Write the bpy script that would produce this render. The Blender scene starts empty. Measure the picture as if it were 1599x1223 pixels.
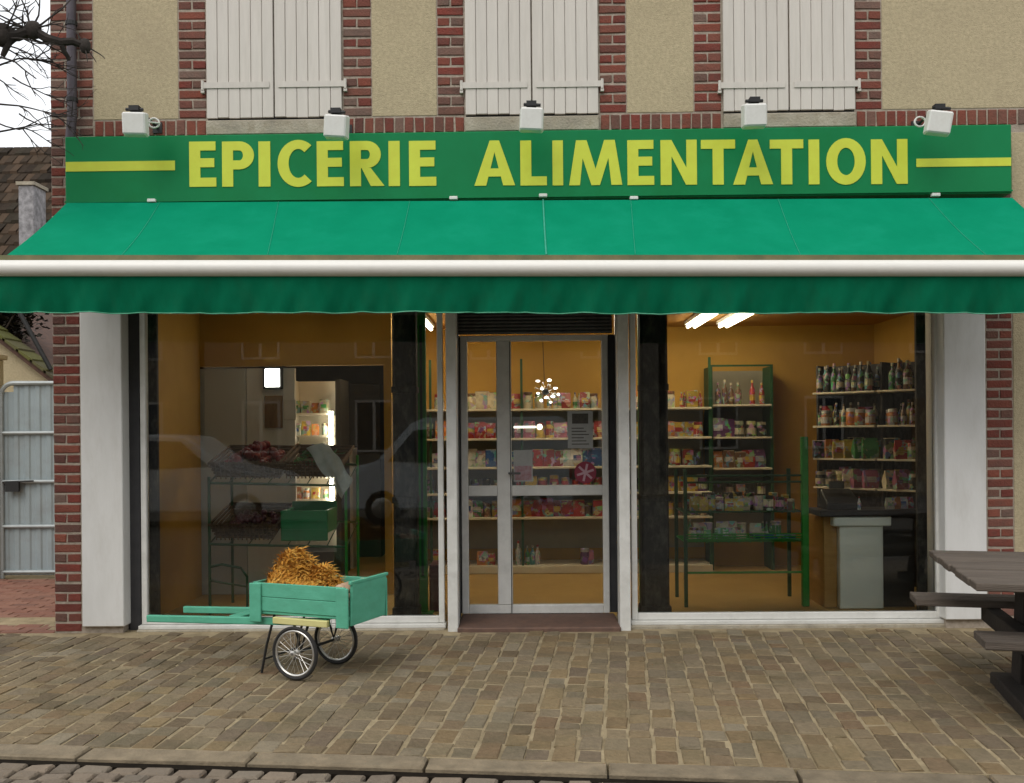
import bpy, bmesh, math, random
from mathutils import Vector, Matrix
random.seed(7)
R = math.radians
scene = bpy.context.scene
col = scene.collection

# ------------------------------------------------------------------ camera
F, CX, HZ = 1555.0, 799.5, 675.0            # focal length, centre column and horizon row, in photo pixels
CAM = Vector((0.0, -7.4, 1.44))
YAW, ROLL = R(0.85), R(-0.5)
fwd = Vector((-math.sin(YAW), math.cos(YAW), 0)); rgt = Vector((math.cos(YAW), math.sin(YAW), 0)); upv = Vector((0, 0, 1))
r2 = math.cos(ROLL)*rgt + math.sin(ROLL)*upv; u2 = -math.sin(ROLL)*rgt + math.cos(ROLL)*upv
cd = bpy.data.cameras.new('camera'); cam = bpy.data.objects.new('camera', cd); col.objects.link(cam)
cd.sensor_width = 36; cd.lens = F*36/1599; cd.shift_y = (HZ-611.5)/1599; cd.clip_start = .05; cd.clip_end = 1500
M = Matrix.Identity(4)
for i in range(3):
    M[i][0] = r2[i]; M[i][1] = u2[i]; M[i][2] = -fwd[i]; M[i][3] = CAM[i]
cam.matrix_world = M
scene.camera = cam

# ------------------------------------------------------------------ overcast sky, sun, exposure
SUN_EL, SUN_AZ = 50, 205                     # degrees; azimuth clockwise from +Y (behind the camera, a little left)
w = bpy.data.worlds.new('World'); scene.world = w; w.use_nodes = True
nt = w.node_tree; bg = nt.nodes['Background']
sky = nt.nodes.new('ShaderNodeTexSky'); sky.sky_type = 'NISHITA'; sky.sun_disc = False
sky.sun_elevation = R(SUN_EL); sky.sun_rotation = R(SUN_AZ)
mx = nt.nodes.new('ShaderNodeMix'); mx.data_type = 'RGBA'; mx.inputs[0].default_value = .88
tc = nt.nodes.new('ShaderNodeTexCoord'); nz = nt.nodes.new('ShaderNodeTexNoise'); nz.inputs['Scale'].default_value = 2.2; nz.inputs['Detail'].default_value = 4
cr = nt.nodes.new('ShaderNodeValToRGB')
cr.color_ramp.elements[0].color = (8.2, 8.5, 8.9, 1); cr.color_ramp.elements[1].color = (10.6, 10.6, 10.5, 1)
cr.color_ramp.elements[0].position = .3; cr.color_ramp.elements[1].position = .7
nt.links.new(tc.outputs['Generated'], nz.inputs['Vector']); nt.links.new(nz.outputs['Fac'], cr.inputs[0])
nt.links.new(sky.outputs[0], mx.inputs[6]); nt.links.new(cr.outputs[0], mx.inputs[7]); nt.links.new(mx.outputs[2], bg.inputs[0])
bg.inputs[1].default_value = .1
sd = bpy.data.lights.new('sun', 'SUN'); sd.energy = 1.0; sd.angle = R(35); sd.color = (1, .96, .9)
so = bpy.data.objects.new('sun', sd); col.objects.link(so)
az, el = R(SUN_AZ), R(SUN_EL)
sdir = Vector((math.sin(az)*math.cos(el), math.cos(az)*math.cos(el), math.sin(el)))
so.rotation_euler = sdir.to_track_quat('Z', 'Y').to_euler(); so.location = sdir*40
scene.view_settings.view_transform = 'Standard'; scene.view_settings.look = 'None'
scene.view_settings.exposure = .5; scene.view_settings.gamma = 1
scene.cycles.max_bounces = 8; scene.cycles.transparent_max_bounces = 16

# ------------------------------------------------------------------ pixel -> place
def ray(u, v): return fwd + r2*((u-CX)/F) + u2*((HZ-v)/F)
def P(u, v, y=0.0):
    d = ray(u, v); return CAM + d*((y-CAM.y)/d.y)
def Pz(u, v, z=0.0):
    d = ray(u, v); return CAM + d*((z-CAM.z)/d.z)
def PX(u, y, v=700): return P(u, v, y).x
def PZ(v, y, u=800): return P(u, v, y).z

# ------------------------------------------------------------------ mesh helpers
class MB:
    def __init__(s): s.v = []; s.f = []
    def add(s, vs, fs):
        n = len(s.v); s.v += [tuple(p) for p in vs]; s.f += [tuple(i+n for i in f) for f in fs]; return s
    def box(s, x0, y0, z0, x1, y1, z1):
        x0, x1 = min(x0, x1), max(x0, x1); y0, y1 = min(y0, y1), max(y0, y1); z0, z1 = min(z0, z1), max(z0, z1)
        return s.add([(x0,y0,z0),(x1,y0,z0),(x1,y1,z0),(x0,y1,z0),(x0,y0,z1),(x1,y0,z1),(x1,y1,z1),(x0,y1,z1)],
              [(0,3,2,1),(4,5,6,7),(0,1,5,4),(1,2,6,5),(2,3,7,6),(3,0,4,7)])
    def bar(s, a, b, wd, ht, up=(0,0,1)):
        a = Vector(a); b = Vector(b); d = (b-a).normalized(); up = Vector(up)
        sx = d.cross(up).normalized()*wd/2; sz = sx.cross(d).normalized()*ht/2
        vs = [a-sx-sz, a+sx-sz, a+sx+sz, a-sx+sz, b-sx-sz, b+sx-sz, b+sx+sz, b-sx+sz]
        return s.add(vs, [(0,1,2,3),(7,6,5,4),(0,4,5,1),(1,5,6,2),(2,6,7,3),(3,7,4,0)])
    def tube(s, pts, r, n=8, closed=False):
        pts = [Vector(p) for p in pts]; rs = r if isinstance(r, (list, tuple)) else [r]*len(pts)
        rings = []; prev = None; m = len(pts)
        for i, p in enumerate(pts):
            if closed: d = pts[(i+1) % m]-pts[i-1]
            else: d = pts[min(i+1, m-1)]-pts[max(i-1, 0)]
            d.normalize()
            if prev is None: prev = d.cross(Vector((0,0,1)) if abs(d.z) < .9 else Vector((1,0,0)))
            a = (prev - d*prev.dot(d)).normalized(); b = d.cross(a); prev = a
            rings.append([p + (a*math.cos(2*math.pi*k/n) + b*math.sin(2*math.pi*k/n))*rs[i] for k in range(n)])
        vs = [q for r_ in rings for q in r_]; fs = []
        for i in range(m if closed else m-1):
            j = (i+1) % m
            for k in range(n): fs.append((i*n+k, i*n+(k+1) % n, j*n+(k+1) % n, j*n+k))
        if not closed: fs += [tuple(range(n))[::-1], tuple((m-1)*n+k for k in range(n))]
        return s.add(vs, fs)
    def lathe(s, prof, n=12, o=(0,0,0), axis='z'):
        vs = []; fs = []; o = Vector(o)
        for r_, z in prof:
            for k in range(n):
                a = 2*math.pi*k/n; p = (r_*math.cos(a), r_*math.sin(a), z)
                if axis == 'y': p = (p[0], p[2], p[1])
                if axis == 'x': p = (p[2], p[0], p[1])
                vs.append(o+Vector(p))
        for i in range(len(prof)-1):
            for k in range(n): fs.append((i*n+k, i*n+(k+1) % n, (i+1)*n+(k+1) % n, (i+1)*n+k))
        fs += [tuple(range(n))[::-1], tuple((len(prof)-1)*n+k for k in range(n))]
        return s.add(vs, fs)
    def prism(s, poly, y0, y1):                  # poly in x,z; extruded along y
        n = len(poly)
        vs = [(x, y0, z) for x, z in poly]+[(x, y1, z) for x, z in poly]
        fs = [tuple(range(n)), tuple(range(2*n-1, n-1, -1))]
        fs += [(i, i+n, (i+1) % n+n, (i+1) % n) for i in range(n)]
        return s.add(vs, fs)
    def ball(s, c, rx, ry, rz, n=8, m=5):
        c = Vector(c); vs = [c+Vector((0,0,-rz))]; fs = []
        for i in range(1, m):
            t = -math.pi/2+math.pi*i/m
            for k in range(n): vs.append(c+Vector((rx*math.cos(t)*math.cos(2*math.pi*k/n), ry*math.cos(t)*math.sin(2*math.pi*k/n), rz*math.sin(t))))
        vs.append(c+Vector((0,0,rz))); e = len(vs)-1
        for k in range(n):
            fs.append((0, 1+(k+1) % n, 1+k)); b = 1+(m-2)*n; fs.append((e, b+k, b+(k+1) % n))
            for i in range(m-2): a = 1+i*n; fs.append((a+k, a+(k+1) % n, a+n+(k+1) % n, a+n+k))
        return s.add(vs, fs)
    def mesh(s, name, off=(0,0,0), bevel=0, seg=1, smooth=False, fix=True):
        me = bpy.data.meshes.new(name); o = Vector(off)
        me.from_pydata([tuple(Vector(p)-o) for p in s.v], [], s.f)
        bm = bmesh.new(); bm.from_mesh(me)
        if fix: bmesh.ops.recalc_face_normals(bm, faces=bm.faces)
        if bevel: bmesh.ops.bevel(bm, geom=[e for e in bm.edges if e.is_manifold and e.calc_face_angle(0) > .5], offset=bevel, segments=seg, affect='EDGES', clamp_overlap=True)
        if smooth:
            for f in bm.faces: f.smooth = True
            for e in bm.edges:
                if e.calc_face_angle(0) > .7: e.smooth = False
        bm.to_mesh(me); bm.free(); return me
ORG = {}
def link(name, me, mat, parent=None, loc=(0,0,0)):
    o = bpy.data.objects.new(name, me); col.objects.link(o)
    if me is not None and mat is not None and not me.materials: me.materials.append(mat)
    o.location = loc
    if parent is not None: o.parent = parent
    return o
def obj(name, mb, mat, parent=None, bevel=0, smooth=False, seg=1):
    """One mesh object. Coordinates are world ones; under a parent they are taken relative to the parent's origin."""
    off = ORG.get(parent.name, Vector((0,0,0))) if parent is not None else None
    if off is None:
        xs = [p[0] for p in mb.v]; ys = [p[1] for p in mb.v]; zs = [p[2] for p in mb.v]
        off = Vector(((min(xs)+max(xs))/2, (min(ys)+max(ys))/2, min(zs)))
        o = link(name, mb.mesh(name, off, bevel, seg, smooth), mat, None, off); ORG[o.name] = off
    else:
        o = link(name, mb.mesh(name, off, bevel, seg, smooth), mat, parent); ORG[o.name] = off
    return o
def piece(name, me, mat, parent, wloc, rot=None, scale=None):
    o = link(name, me, mat, parent, Vector(wloc)-ORG[parent.name])
    if rot is not None: o.rotation_euler = rot
    if scale is not None: o.scale = scale
    return o
def tag(o, label, cat, group=None):
    o['label'] = label; o['category'] = cat
    if group: o['group'] = group
    return o
def thing(name, label, cat, loc=(0,0,0), rz=0, group=None):
    o = bpy.data.objects.new(name, None); o.empty_display_size = .1; col.objects.link(o)
    o.location = loc; o.rotation_euler = (0,0,rz)
    ORG[o.name] = Vector(loc) if rz == 0 else Vector((0,0,0))   # turned things are built in their own coordinates
    return tag(o, label, cat, group)
def struct(name, mb, mat, **k):
    o = obj(name, mb, mat, **k); o['kind'] = 'structure'; return o

# ------------------------------------------------------------------ materials
MATS = {}
def mat(name, c1, c2=None, rough=.75, scale=6, detail=5, bump=0, bscale=60, rand=0, metal=0, spec=.4, dirt=None, dscale=1.5, damt=.5, stretch=(1,1,1), coat=0, trans=0, world=False):
    m = bpy.data.materials.new(name); m.use_nodes = True; t = m.node_tree; b = t.nodes['Principled BSDF']; L = t.links.new
    b.inputs['Roughness'].default_value = rough; b.inputs['Metallic'].default_value = metal; b.inputs['Specular IOR Level'].default_value = spec
    if coat: b.inputs['Coat Weight'].default_value = coat
    c2 = c2 or tuple(x*.8 for x in c1)
    tcn = t.nodes.new('ShaderNodeTexCoord'); mp = t.nodes.new('ShaderNodeMapping'); mp.inputs['Scale'].default_value = stretch
    L(tcn.outputs['Object'], mp.inputs[0])
    vec = mp.outputs[0]
    if rand:                                   # pieces that share a mesh get their own patch of the texture
        oi0 = t.nodes.new('ShaderNodeObjectInfo'); vm = t.nodes.new('ShaderNodeVectorMath'); vm.operation = 'MULTIPLY_ADD'
        L(oi0.outputs['Random'], vm.inputs[0]); vm.inputs[1].default_value = (37, 51, 23); L(vec, vm.inputs[2]); vec = vm.outputs[0]
    n1 = t.nodes.new('ShaderNodeTexNoise'); n1.inputs['Scale'].default_value = scale; n1.inputs['Detail'].default_value = detail; n1.inputs['Roughness'].default_value = .6
    L(vec, n1.inputs['Vector'])
    r = t.nodes.new('ShaderNodeValToRGB'); r.color_ramp.elements[0].position = .32; r.color_ramp.elements[1].position = .68
    r.color_ramp.elements[0].color = (*c2, 1); r.color_ramp.elements[1].color = (*c1, 1)
    L(n1.outputs['Fac'], r.inputs[0]); out = r.outputs[0]
    if rand:
        oi = t.nodes.new('ShaderNodeObjectInfo'); ge = t.nodes.new('ShaderNodeNewGeometry'); ad = t.nodes.new('ShaderNodeMath'); ad.operation = 'ADD'
        L(oi.outputs['Random'], ad.inputs[0]); L(ge.outputs['Random Per Island'], ad.inputs[1])
        fr = t.nodes.new('ShaderNodeMath'); fr.operation = 'FRACT'; L(ad.outputs[0], fr.inputs[0])
        if isinstance(rand, (list, tuple)):     # a palette
            rp = t.nodes.new('ShaderNodeValToRGB'); rp.color_ramp.interpolation = 'LINEAR'
            els = rp.color_ramp.elements
            while len(els) < len(rand): els.new(.5)
            for i, c in enumerate(rand): els[i].position = i/(len(rand)-1); els[i].color = (*c, 1)
            L(fr.outputs[0], rp.inputs[0])
            mm = t.nodes.new('ShaderNodeMix'); mm.data_type = 'RGBA'; mm.blend_type = 'MIX'; mm.inputs[0].default_value = .68
            L(out, mm.inputs[6]); L(rp.outputs[0], mm.inputs[7]); out = mm.outputs[2]
        else:
            mr = t.nodes.new('ShaderNodeMapRange'); mr.inputs[3].default_value = 1-rand; mr.inputs[4].default_value = 1+rand; L(fr.outputs[0], mr.inputs[0])
            mm = t.nodes.new('ShaderNodeVectorMath'); mm.operation = 'SCALE'; L(out, mm.inputs[0]); L(mr.outputs[0], mm.inputs['Scale']); out = mm.outputs[0]
    if dirt:
        n2 = t.nodes.new('ShaderNodeTexNoise'); n2.inputs['Scale'].default_value = dscale; n2.inputs['Detail'].default_value = 8; n2.inputs['Roughness'].default_value = .7
        if world:
            gp_ = t.nodes.new('ShaderNodeNewGeometry'); L(gp_.outputs['Position'], n2.inputs['Vector'])
        else: L(vec, n2.inputs['Vector'])
        r3 = t.nodes.new('ShaderNodeMapRange'); r3.inputs[1].default_value = .48; r3.inputs[2].default_value = .78; r3.inputs[4].default_value = damt
        L(n2.outputs['Fac'], r3.inputs[0]); m3 = t.nodes.new('ShaderNodeMix'); m3.data_type = 'RGBA'
        L(r3.outputs[0], m3.inputs[0]); L(out, m3.inputs[6]); m3.inputs[7].default_value = (*dirt, 1); out = m3.outputs[2]
    L(out, b.inputs['Base Color'])
    if trans:
        b.inputs['Alpha'].default_value = 1-trans
    if bump:
        n4 = t.nodes.new('ShaderNodeTexNoise'); n4.inputs['Scale'].default_value = bscale; n4.inputs['Detail'].default_value = 6; L(vec, n4.inputs['Vector'])
        bp = t.nodes.new('ShaderNodeBump'); bp.inputs['Strength'].default_value = bump; bp.inputs['Distance'].default_value = .01
        L(n4.outputs['Fac'], bp.inputs['Height']); L(bp.outputs[0], b.inputs['Normal'])
    MATS[name] = m; return m
def emit(name, c, s):
    m = bpy.data.materials.new(name); m.use_nodes = True; b = m.node_tree.nodes['Principled BSDF']
    b.inputs['Base Color'].default_value = (.8,.8,.8,1); b.inputs['Emission Color'].default_value = (*c, 1); b.inputs['Emission Strength'].default_value = s
    return m
def glass(name, tint=(.93,.95,.94), rough=0.0, ior=1.5):
    m = bpy.data.materials.new(name); m.use_nodes = True; t = m.node_tree; t.nodes.remove(t.nodes['Principled BSDF'])
    o = t.nodes['Material Output']; tr = t.nodes.new('ShaderNodeBsdfTransparent'); tr.inputs[0].default_value = (*tint, 1)
    gl = t.nodes.new('ShaderNodeBsdfGlossy'); gl.inputs['Roughness'].default_value = rough
    fn = t.nodes.new('ShaderNodeFresnel'); fn.inputs[0].default_value = ior; mxs = t.nodes.new('ShaderNodeMixShader')
    t.links.new(fn.outputs[0], mxs.inputs[0]); t.links.new(tr.outputs[0], mxs.inputs[1]); t.links.new(gl.outputs[0], mxs.inputs[2]); t.links.new(mxs.outputs[0], o.inputs[0])
    return m
m_render = mat('beige_render', (.52,.435,.28), (.40,.335,.215), .95, 42, 9, .7, 130, spec=.15, dirt=(.33,.27,.18), dscale=1.7, damt=.5)
m_mortar = mat('mortar', (.42,.355,.285), (.27,.225,.175), .95, 25, 6, .5, 90)
m_brick = mat('brick', (.19,.062,.045), (.10,.045,.036), .9, 16, 6, .7, 70, spec=.2, rand=[(.235,.05,.036),(.16,.042,.033),(.27,.085,.055),(.13,.085,.068),(.21,.055,.038),(.20,.145,.115),(.105,.05,.042),(.25,.07,.045),(.17,.105,.08)], dirt=(.085,.068,.056), dscale=7, damt=.6, world=True)
m_stone = mat('sill_stone', (.46,.415,.33), (.30,.26,.19), .9, 18, 7, .7, 60, dirt=(.10,.085,.06), dscale=9, damt=.85)
m_shut = mat('shutter_paint', (.62,.575,.515), (.57,.53,.475), .6, 5, 5, .1, 50, rand=.03, dirt=(.42,.38,.32), dscale=3, damt=.3, stretch=(6,6,.6))
m_white = mat('white_cladding', (.70,.69,.665), (.64,.63,.60), .55, 3, 5, .08, 40, dirt=(.42,.39,.33), dscale=2.5, damt=.35, stretch=(3,3,.8))
m_alu = mat('aluminium', (.70,.69,.65), (.62,.61,.57), .45, 8, 4, 0, rand=0, metal=0, dirt=(.3,.29,.26), dscale=6, damt=.4)
m_dalu = mat('dark_guide', (.045,.043,.045), (.03,.03,.032), .5, 10, 4, .1)
m_shutslat = mat('shutter_slat', (.13,.13,.125), (.085,.085,.085), .55, 12, 6, .2, 60, metal=.3, dirt=(.05,.045,.04), dscale=8, damt=.6)
m_glass = glass('window_glass')
m_sign = mat('sign_green', (.007,.205,.070), (.006,.178,.058), .42, 2.5, 5, .03, 30, spec=.15, dirt=(.004,.15,.03), dscale=1.6, damt=.6)
m_yel = mat('sign_yellow', (.60,.66,.055), (.56,.60,.045), .45, 6, 4, 0, dirt=(.52,.46,.03), dscale=5, damt=.35)
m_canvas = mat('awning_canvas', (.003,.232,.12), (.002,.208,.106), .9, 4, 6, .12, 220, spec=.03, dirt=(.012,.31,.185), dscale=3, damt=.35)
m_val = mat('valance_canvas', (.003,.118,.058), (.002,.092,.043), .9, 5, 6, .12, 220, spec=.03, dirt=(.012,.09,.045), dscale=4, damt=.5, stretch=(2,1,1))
m_cream = mat('cream_bar', (.78,.755,.70), (.72,.70,.645), .4, 4, 4, 0, dirt=(.5,.46,.38), dscale=4, damt=.25)
m_olive = mat('bar_back', (.16,.14,.06), (.09,.095,.04), .7, 6, 5)
m_lampw = mat('lamp_white', (.76,.75,.71), (.70,.69,.65), .4, 8, 4, 0, dirt=(.45,.42,.36), dscale=9, damt=.4)
m_black = mat('black_metal', (.02,.02,.02), (.012,.012,.012), .5, 10)
m_pave = mat('paver', (.23,.175,.105), (.095,.07,.042), .92, 34, 8, 1.0, 45, spec=.2, rand=[(.18,.135,.08),(.235,.183,.112),(.105,.075,.045),(.24,.205,.145),(.19,.13,.064),(.125,.095,.07),(.22,.172,.11),(.14,.118,.083),(.24,.175,.09),(.16,.098,.056),(.20,.165,.105)], dirt=(.08,.073,.04), dscale=2.6, damt=.7, world=True)
m_sand = mat('joint_sand', (.38,.305,.19), (.25,.20,.122), .95, 9, 7, .6, 120, spec=.1, dirt=(.13,.10,.058), dscale=2.4, damt=.95, world=True)
m_kerb = mat('kerb_stone', (.235,.185,.12), (.15,.118,.076), .9, 10, 7, .6, 60, rand=.12, dirt=(.11,.095,.065), dscale=4, damt=.6)
m_road = mat('road', (.10,.088,.07), (.065,.056,.045), .95, 12, 7, .8, 90)
m_sett = mat('sett', (.20,.16,.115), (.13,.105,.078), .9, 20, 7, .9, 50, rand=[(.20,.165,.125),(.15,.118,.085),(.235,.18,.13),(.12,.10,.078),(.19,.14,.10)])
m_terra = mat('terracotta', (.23,.105,.07), (.16,.075,.052), .9, 12, 6, .5, 60, rand=[(.24,.10,.065),(.18,.08,.055),(.27,.135,.09),(.15,.075,.055)])
# ================================================================== GROUND, ROAD, PAVEMENT
SL = .02
def gz(x, y): return -.03 + SL*min(y, 0) if y > -4.2 else -.03-SL*4.2
def Pg(u, v, dz=0):                              # on the pavement plane
    d = ray(u, v); t = (-.03+dz + SL*CAM.y - CAM.z)/(d.z - SL*d.y); return CAM + d*t
k0 = Pg(0, 1178); k1 = Pg(950, 1208)
KA = Vector((k1.x-k0.x, k1.y-k0.y, 0)).normalized()     # along the kerb
KB = Vector((-KA.y, KA.x, 0))                           # towards the shop
KO = Vector((k0.x, k0.y, 0))
def kp(a, b, dz=0):
    p = KO + KA*a + KB*b; return Vector((p.x, p.y, -.03+SL*p.y+dz))
PHI = math.atan2(KA.y, KA.x)
TILT = Matrix((( 1,0,0),(0,1,0),(0,SL,1)))
ROAD_Z = kp(2.5, 0).z - .085
g = MB().box(-300, -300, ROAD_Z-.25, 300, 300, ROAD_Z-.05)
m_soil = mat('soil', (.12,.10,.07), (.08,.07,.05), .95, 3, 6)
struct('ground', g, m_soil)
# the carriageway: one slab in front of the kerb
rd = MB(); cs = [KO+KA*-60+KB*-.001, KO+KA*60+KB*-.001, KO+KA*60+KB*-14, KO+KA*-60+KB*-14]
rd.add([(p.x,p.y,ROAD_Z-.04) for p in cs]+[(p.x,p.y,ROAD_Z) for p in cs], [(0,1,2,3),(7,6,5,4),(0,4,5,1),(1,5,6,2),(2,6,7,3),(3,7,4,0)])
road = struct('road', rd, m_road)
# pavement bed (jointing sand between the pavers)
KW = .15
pv = MB()
def cut_y(a, y):                                # b at which the row a meets the line y
    p = KO+KA*a; return (y-p.y)/KB.y
aa = [-16, -6, -2, 2, 6, 10, 20]
vs = []
for a in aa:
    vs += [kp(a, KW, -.0065), kp(a, cut_y(a, .6), -.0065), kp(a, KW, -.14), kp(a, cut_y(a, .6), -.14)]
fs = []
for i in range(len(aa)-1):
    q = i*4; n = q+4
    fs += [(q, n, n+1, q+1), (q+2, q+3, n+3, n+2), (q, q+2, n+2, n), (q+1, n+1, n+3, q+3)]
fs += [(0,1,3,2), (len(vs)-4, len(vs)-2, len(vs)-1, len(vs)-3)]
pv.add(vs, fs); pave = struct('pavement', pv, m_sand)
def chamfer_top(w_, l_, h_, c, jit=0, seed=0):   # paver: top at z=0
    rg = random.Random(seed); j = lambda: rg.uniform(-jit, jit)
    vs = []
    for (z, i) in ((-h_, 0), (-c, 0), (0, c)):
        for sx, sy in ((-1,-1),(1,-1),(1,1),(-1,1)):
            vs.append((sx*(w_/2-i)+j(), sy*(l_/2-i)+j(), z+(j()*.6 if z == 0 else 0)))
    fs = [(8,9,10,11)]
    for k in range(4):
        n = (k+1) % 4; fs += [(k, n, 4+n, 4+k), (4+k, 4+n, 8+n, 8+k)]
    return vs, fs
CW = .121
var = []
for i in range(24):
    L_ = .10+.016*(i % 8)
    v_, f_ = chamfer_top(CW-random.uniform(.011,.018), L_-random.uniform(.006,.012), .03, .006, .006, i)
    me = bpy.data.meshes.new('paver'); me.from_pydata(v_, [], f_); me.materials.append(m_pave); var.append((L_, me, v_, f_))
cand = []
for i in range(-20, 92):
    a = (i+.5)*CW - 1.0; b = KW + .004 - random.uniform(0, .05)
    bmax = cut_y(a, -.03)
    first = True
    while True:
        L_, me, v_, f_ = random.choice(var)
        if first: b = KW+.004; first = False
        if b+L_ > bmax+.02: break
        cand.append((a+random.uniform(-.006,.006), b+L_/2, me, v_, f_)); b += L_
rotm = Matrix.Rotation(PHI, 3, 'Z')
def inview(p, m=0):
    d = p-CAM; z = d.dot(fwd)
    if z < .3: return None
    u = CX+F*d.dot(r2)/z; v = HZ-F*d.dot(u2)/z
    return (u, v, z) if -20-m < u < 1620+m and -20-m < v < 1243+m else None
sc = []
for c in cand:
    p = kp(c[0], c[1]); q = inview(p); sc.append(((q[2] if q else 99), c, p))
sc.sort(key=lambda t: t[0])
tilt = math.atan(SL)
eul = (Matrix.Rotation(tilt, 3, 'X') @ rotm).to_euler()
rest = MB(); Rm = eul.to_matrix()
for k, (dd, c, p) in enumerate(sc):
    p = p + Vector((0,0,random.uniform(-.0035,.0025)))
    e = eul.copy(); e.x += random.uniform(-.012,.012); e.y += random.uniform(-.012,.012); e.z += random.uniform(-.025,.025)
    if k < 300:
        o = piece('paver', c[2], m_pave, pave, p, e)
    else:
        mm = e.to_matrix(); rest.add([mm @ Vector(q)+p for q in c[3]], c[4])
o = obj('paver_field', rest, m_pave, pave); o['kind'] = 'stuff'
# kerb stones
kerb_bed = MB(); kerb_bed.add([kp(x, b_, z) for x in (-16, 20) for b_ in (.02, KW) for z in (-.16, -.06)], [(0,1,3,2),(4,6,7,5),(0,4,5,1),(2,3,7,6),(0,2,6,4),(1,5,7,3)])
kerb = struct('kerb', kerb_bed, m_road)
random.seed(11)
ja = []
for u in (950, 1242, 1532): ja.append((Pg(u, 1200)-KO).dot(KA))
st = ja[1]-ja[0]
edges = [ja[0]-st*i for i in range(9, 0, -1)]+ja+[ja[2]+st*i for i in range(1, 7)]
for e0, e1 in zip(edges[:-1], edges[1:]):
    L_ = e1-e0-.012
    v_, f_ = chamfer_top(L_, KW-.006, .11, .010, .006, int(e0*100) % 97)
    mb = MB(); mm = eul.to_matrix(); pp = kp((e0+e1)/2, KW/2-.001, random.uniform(-.003,.003))
    mb.add([mm @ Vector(q)+pp for q in v_], f_); obj('kerb_stone', mb, m_kerb, kerb)
# near-black strip standing for the shade in the gap between kerb and setts
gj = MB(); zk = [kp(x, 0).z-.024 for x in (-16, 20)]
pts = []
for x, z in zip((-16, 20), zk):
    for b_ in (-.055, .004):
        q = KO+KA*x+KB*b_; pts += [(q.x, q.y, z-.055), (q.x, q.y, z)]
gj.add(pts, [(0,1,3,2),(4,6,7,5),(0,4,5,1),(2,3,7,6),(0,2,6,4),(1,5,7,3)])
obj('gap_shade_strip', gj, mat('gap_shade', (.018,.014,.010), (.010,.008,.006), .95, 20, spec=.05), road)
# gutter setts along the road edge
random.seed(5)
sv = []
for i in range(6):
    v_, f_ = chamfer_top(.105+.008*i, .092, .065, .010, .004, 40+i); me = bpy.data.meshes.new('sett'); me.from_pydata(v_, [], f_); me.materials.append(m_sett); sv.append((.117+.008*i, me, v_, f_))
rest = MB(); n = 0
for row in range(8):
    a = -3.0+random.uniform(0,.1); b = -.098-.100*row
    while a < 9.5:
        w_, me, v_, f_ = random.choice(sv); p = KO+KA*(a+w_/2)+KB*b; p.z = kp(a+w_/2, 0).z-.020+random.uniform(-.004,.004)
        q = inview(p, 30)
        e = (random.uniform(-.03,.03), random.uniform(-.03,.03), PHI+random.uniform(-.03,.03))
        if q and n < 295: piece('sett', me, m_sett, road, p, e); n += 1
        else:
            mm = Matrix.Rotation(e[2], 3, 'Z'); rest.add([mm @ Vector(x)+p for x in v_], f_)
        a += w_+.006
o = obj('sett_field', rest, m_sett, road); o['kind'] = 'stuff'

# ================================================================== THE SHOP BUILDING
base = Vector((PX(830, 0), 0, -.03))
bld = thing('shop_building', 'brick and beige rendered corner house with white shutters above a grocery shop', 'building', base)
xL = PX(80, 0, 400); xC = PX(126, 0, 700); xOL = PX(190, 0, 700); xOR = PX(1475, 0, 700); xBR = PX(1541, 0, 700); xBR2 = PX(1583, 0, 700)
xEND = PX(1900, 0); zTOP = PZ(-230, 0); zBASE = -.15
zOPEN = 2.75
W = MB()
W.box(xL+.004, .007, zBASE, xOL-.004, .34, zOPEN)                      # left pier core
W.box(xOR+.004, .007, zBASE, xBR2+.3, .34, zOPEN)                      # right pier core
W.box(xL+.004, .007, zOPEN, xBR2+.3, .34, zTOP)                        # wall over the shop
obj('wall', W, m_mortar, bld)
W = MB().box(xL+.004, .342, zBASE, xL+.3, 8, zTOP).box(xL+.3, 7.7, zBASE, xEND, 8, zTOP).box(xEND-.3, .342, zBASE, xEND, 7.7, zTOP)
obj('side_wall', W, m_render, bld)
W = MB(); ov = .35
W.add([(xL-ov,-ov,zTOP+.02),(xEND+ov,-ov,zTOP+.02),(xEND+ov,8+ov,zTOP+.02),(xL-ov,8+ov,zTOP+.02),(xL-ov,4,zTOP+3.4),(xEND+ov,4,zTOP+3.4)],
      [(0,1,5,4),(2,3,4,5),(1,2,5),(3,0,4),(3,2,1,0)])
m_roof = mat('roof_tile', (.13,.07,.05), (.08,.05,.04), .9, 14, 6, .6, 40)
obj('roof', W, m_roof, bld)
# render fields
def panel(name, u0, v0, u1, v1, m_, y0=.003, th=.02, parent=bld, bevel=.003):
    x0, x1 = PX(u0, y0, (v0+v1)/2), PX(u1, y0, (v0+v1)/2); z0, z1 = PZ(v1, y0, (u0+u1)/2), PZ(v0, y0, (u0+u1)/2)
    return obj(name, MB().box(x0, y0, z0, x1, y0+th, z1), m_, parent, bevel=bevel)
zUP = zTOP-.01; zSOLD_T = PZ(179, 0, 830); zSOLD_B = PZ(206, 0, 830)
def xp(u): return PX(u, 0, 90)
for (a, b) in ((145.5,277.5),(580.5,681.5),(978.5,1082.5)):
    obj('render_panel', MB().box(xp(a), .003, zSOLD_T+.004, xp(b), .03, zUP), m_render, bld, bevel=.003)
obj('render_panel', MB().box(xp(1377.5), .003, zSOLD_T+.004, xEND, .03, zUP), m_render, bld, bevel=.003)
obj('render_panel', MB().box(xBR2+.003, .003, zBASE, xEND, .03, PZ(205, 0, 1700)), m_render, bld, bevel=.003)
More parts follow.
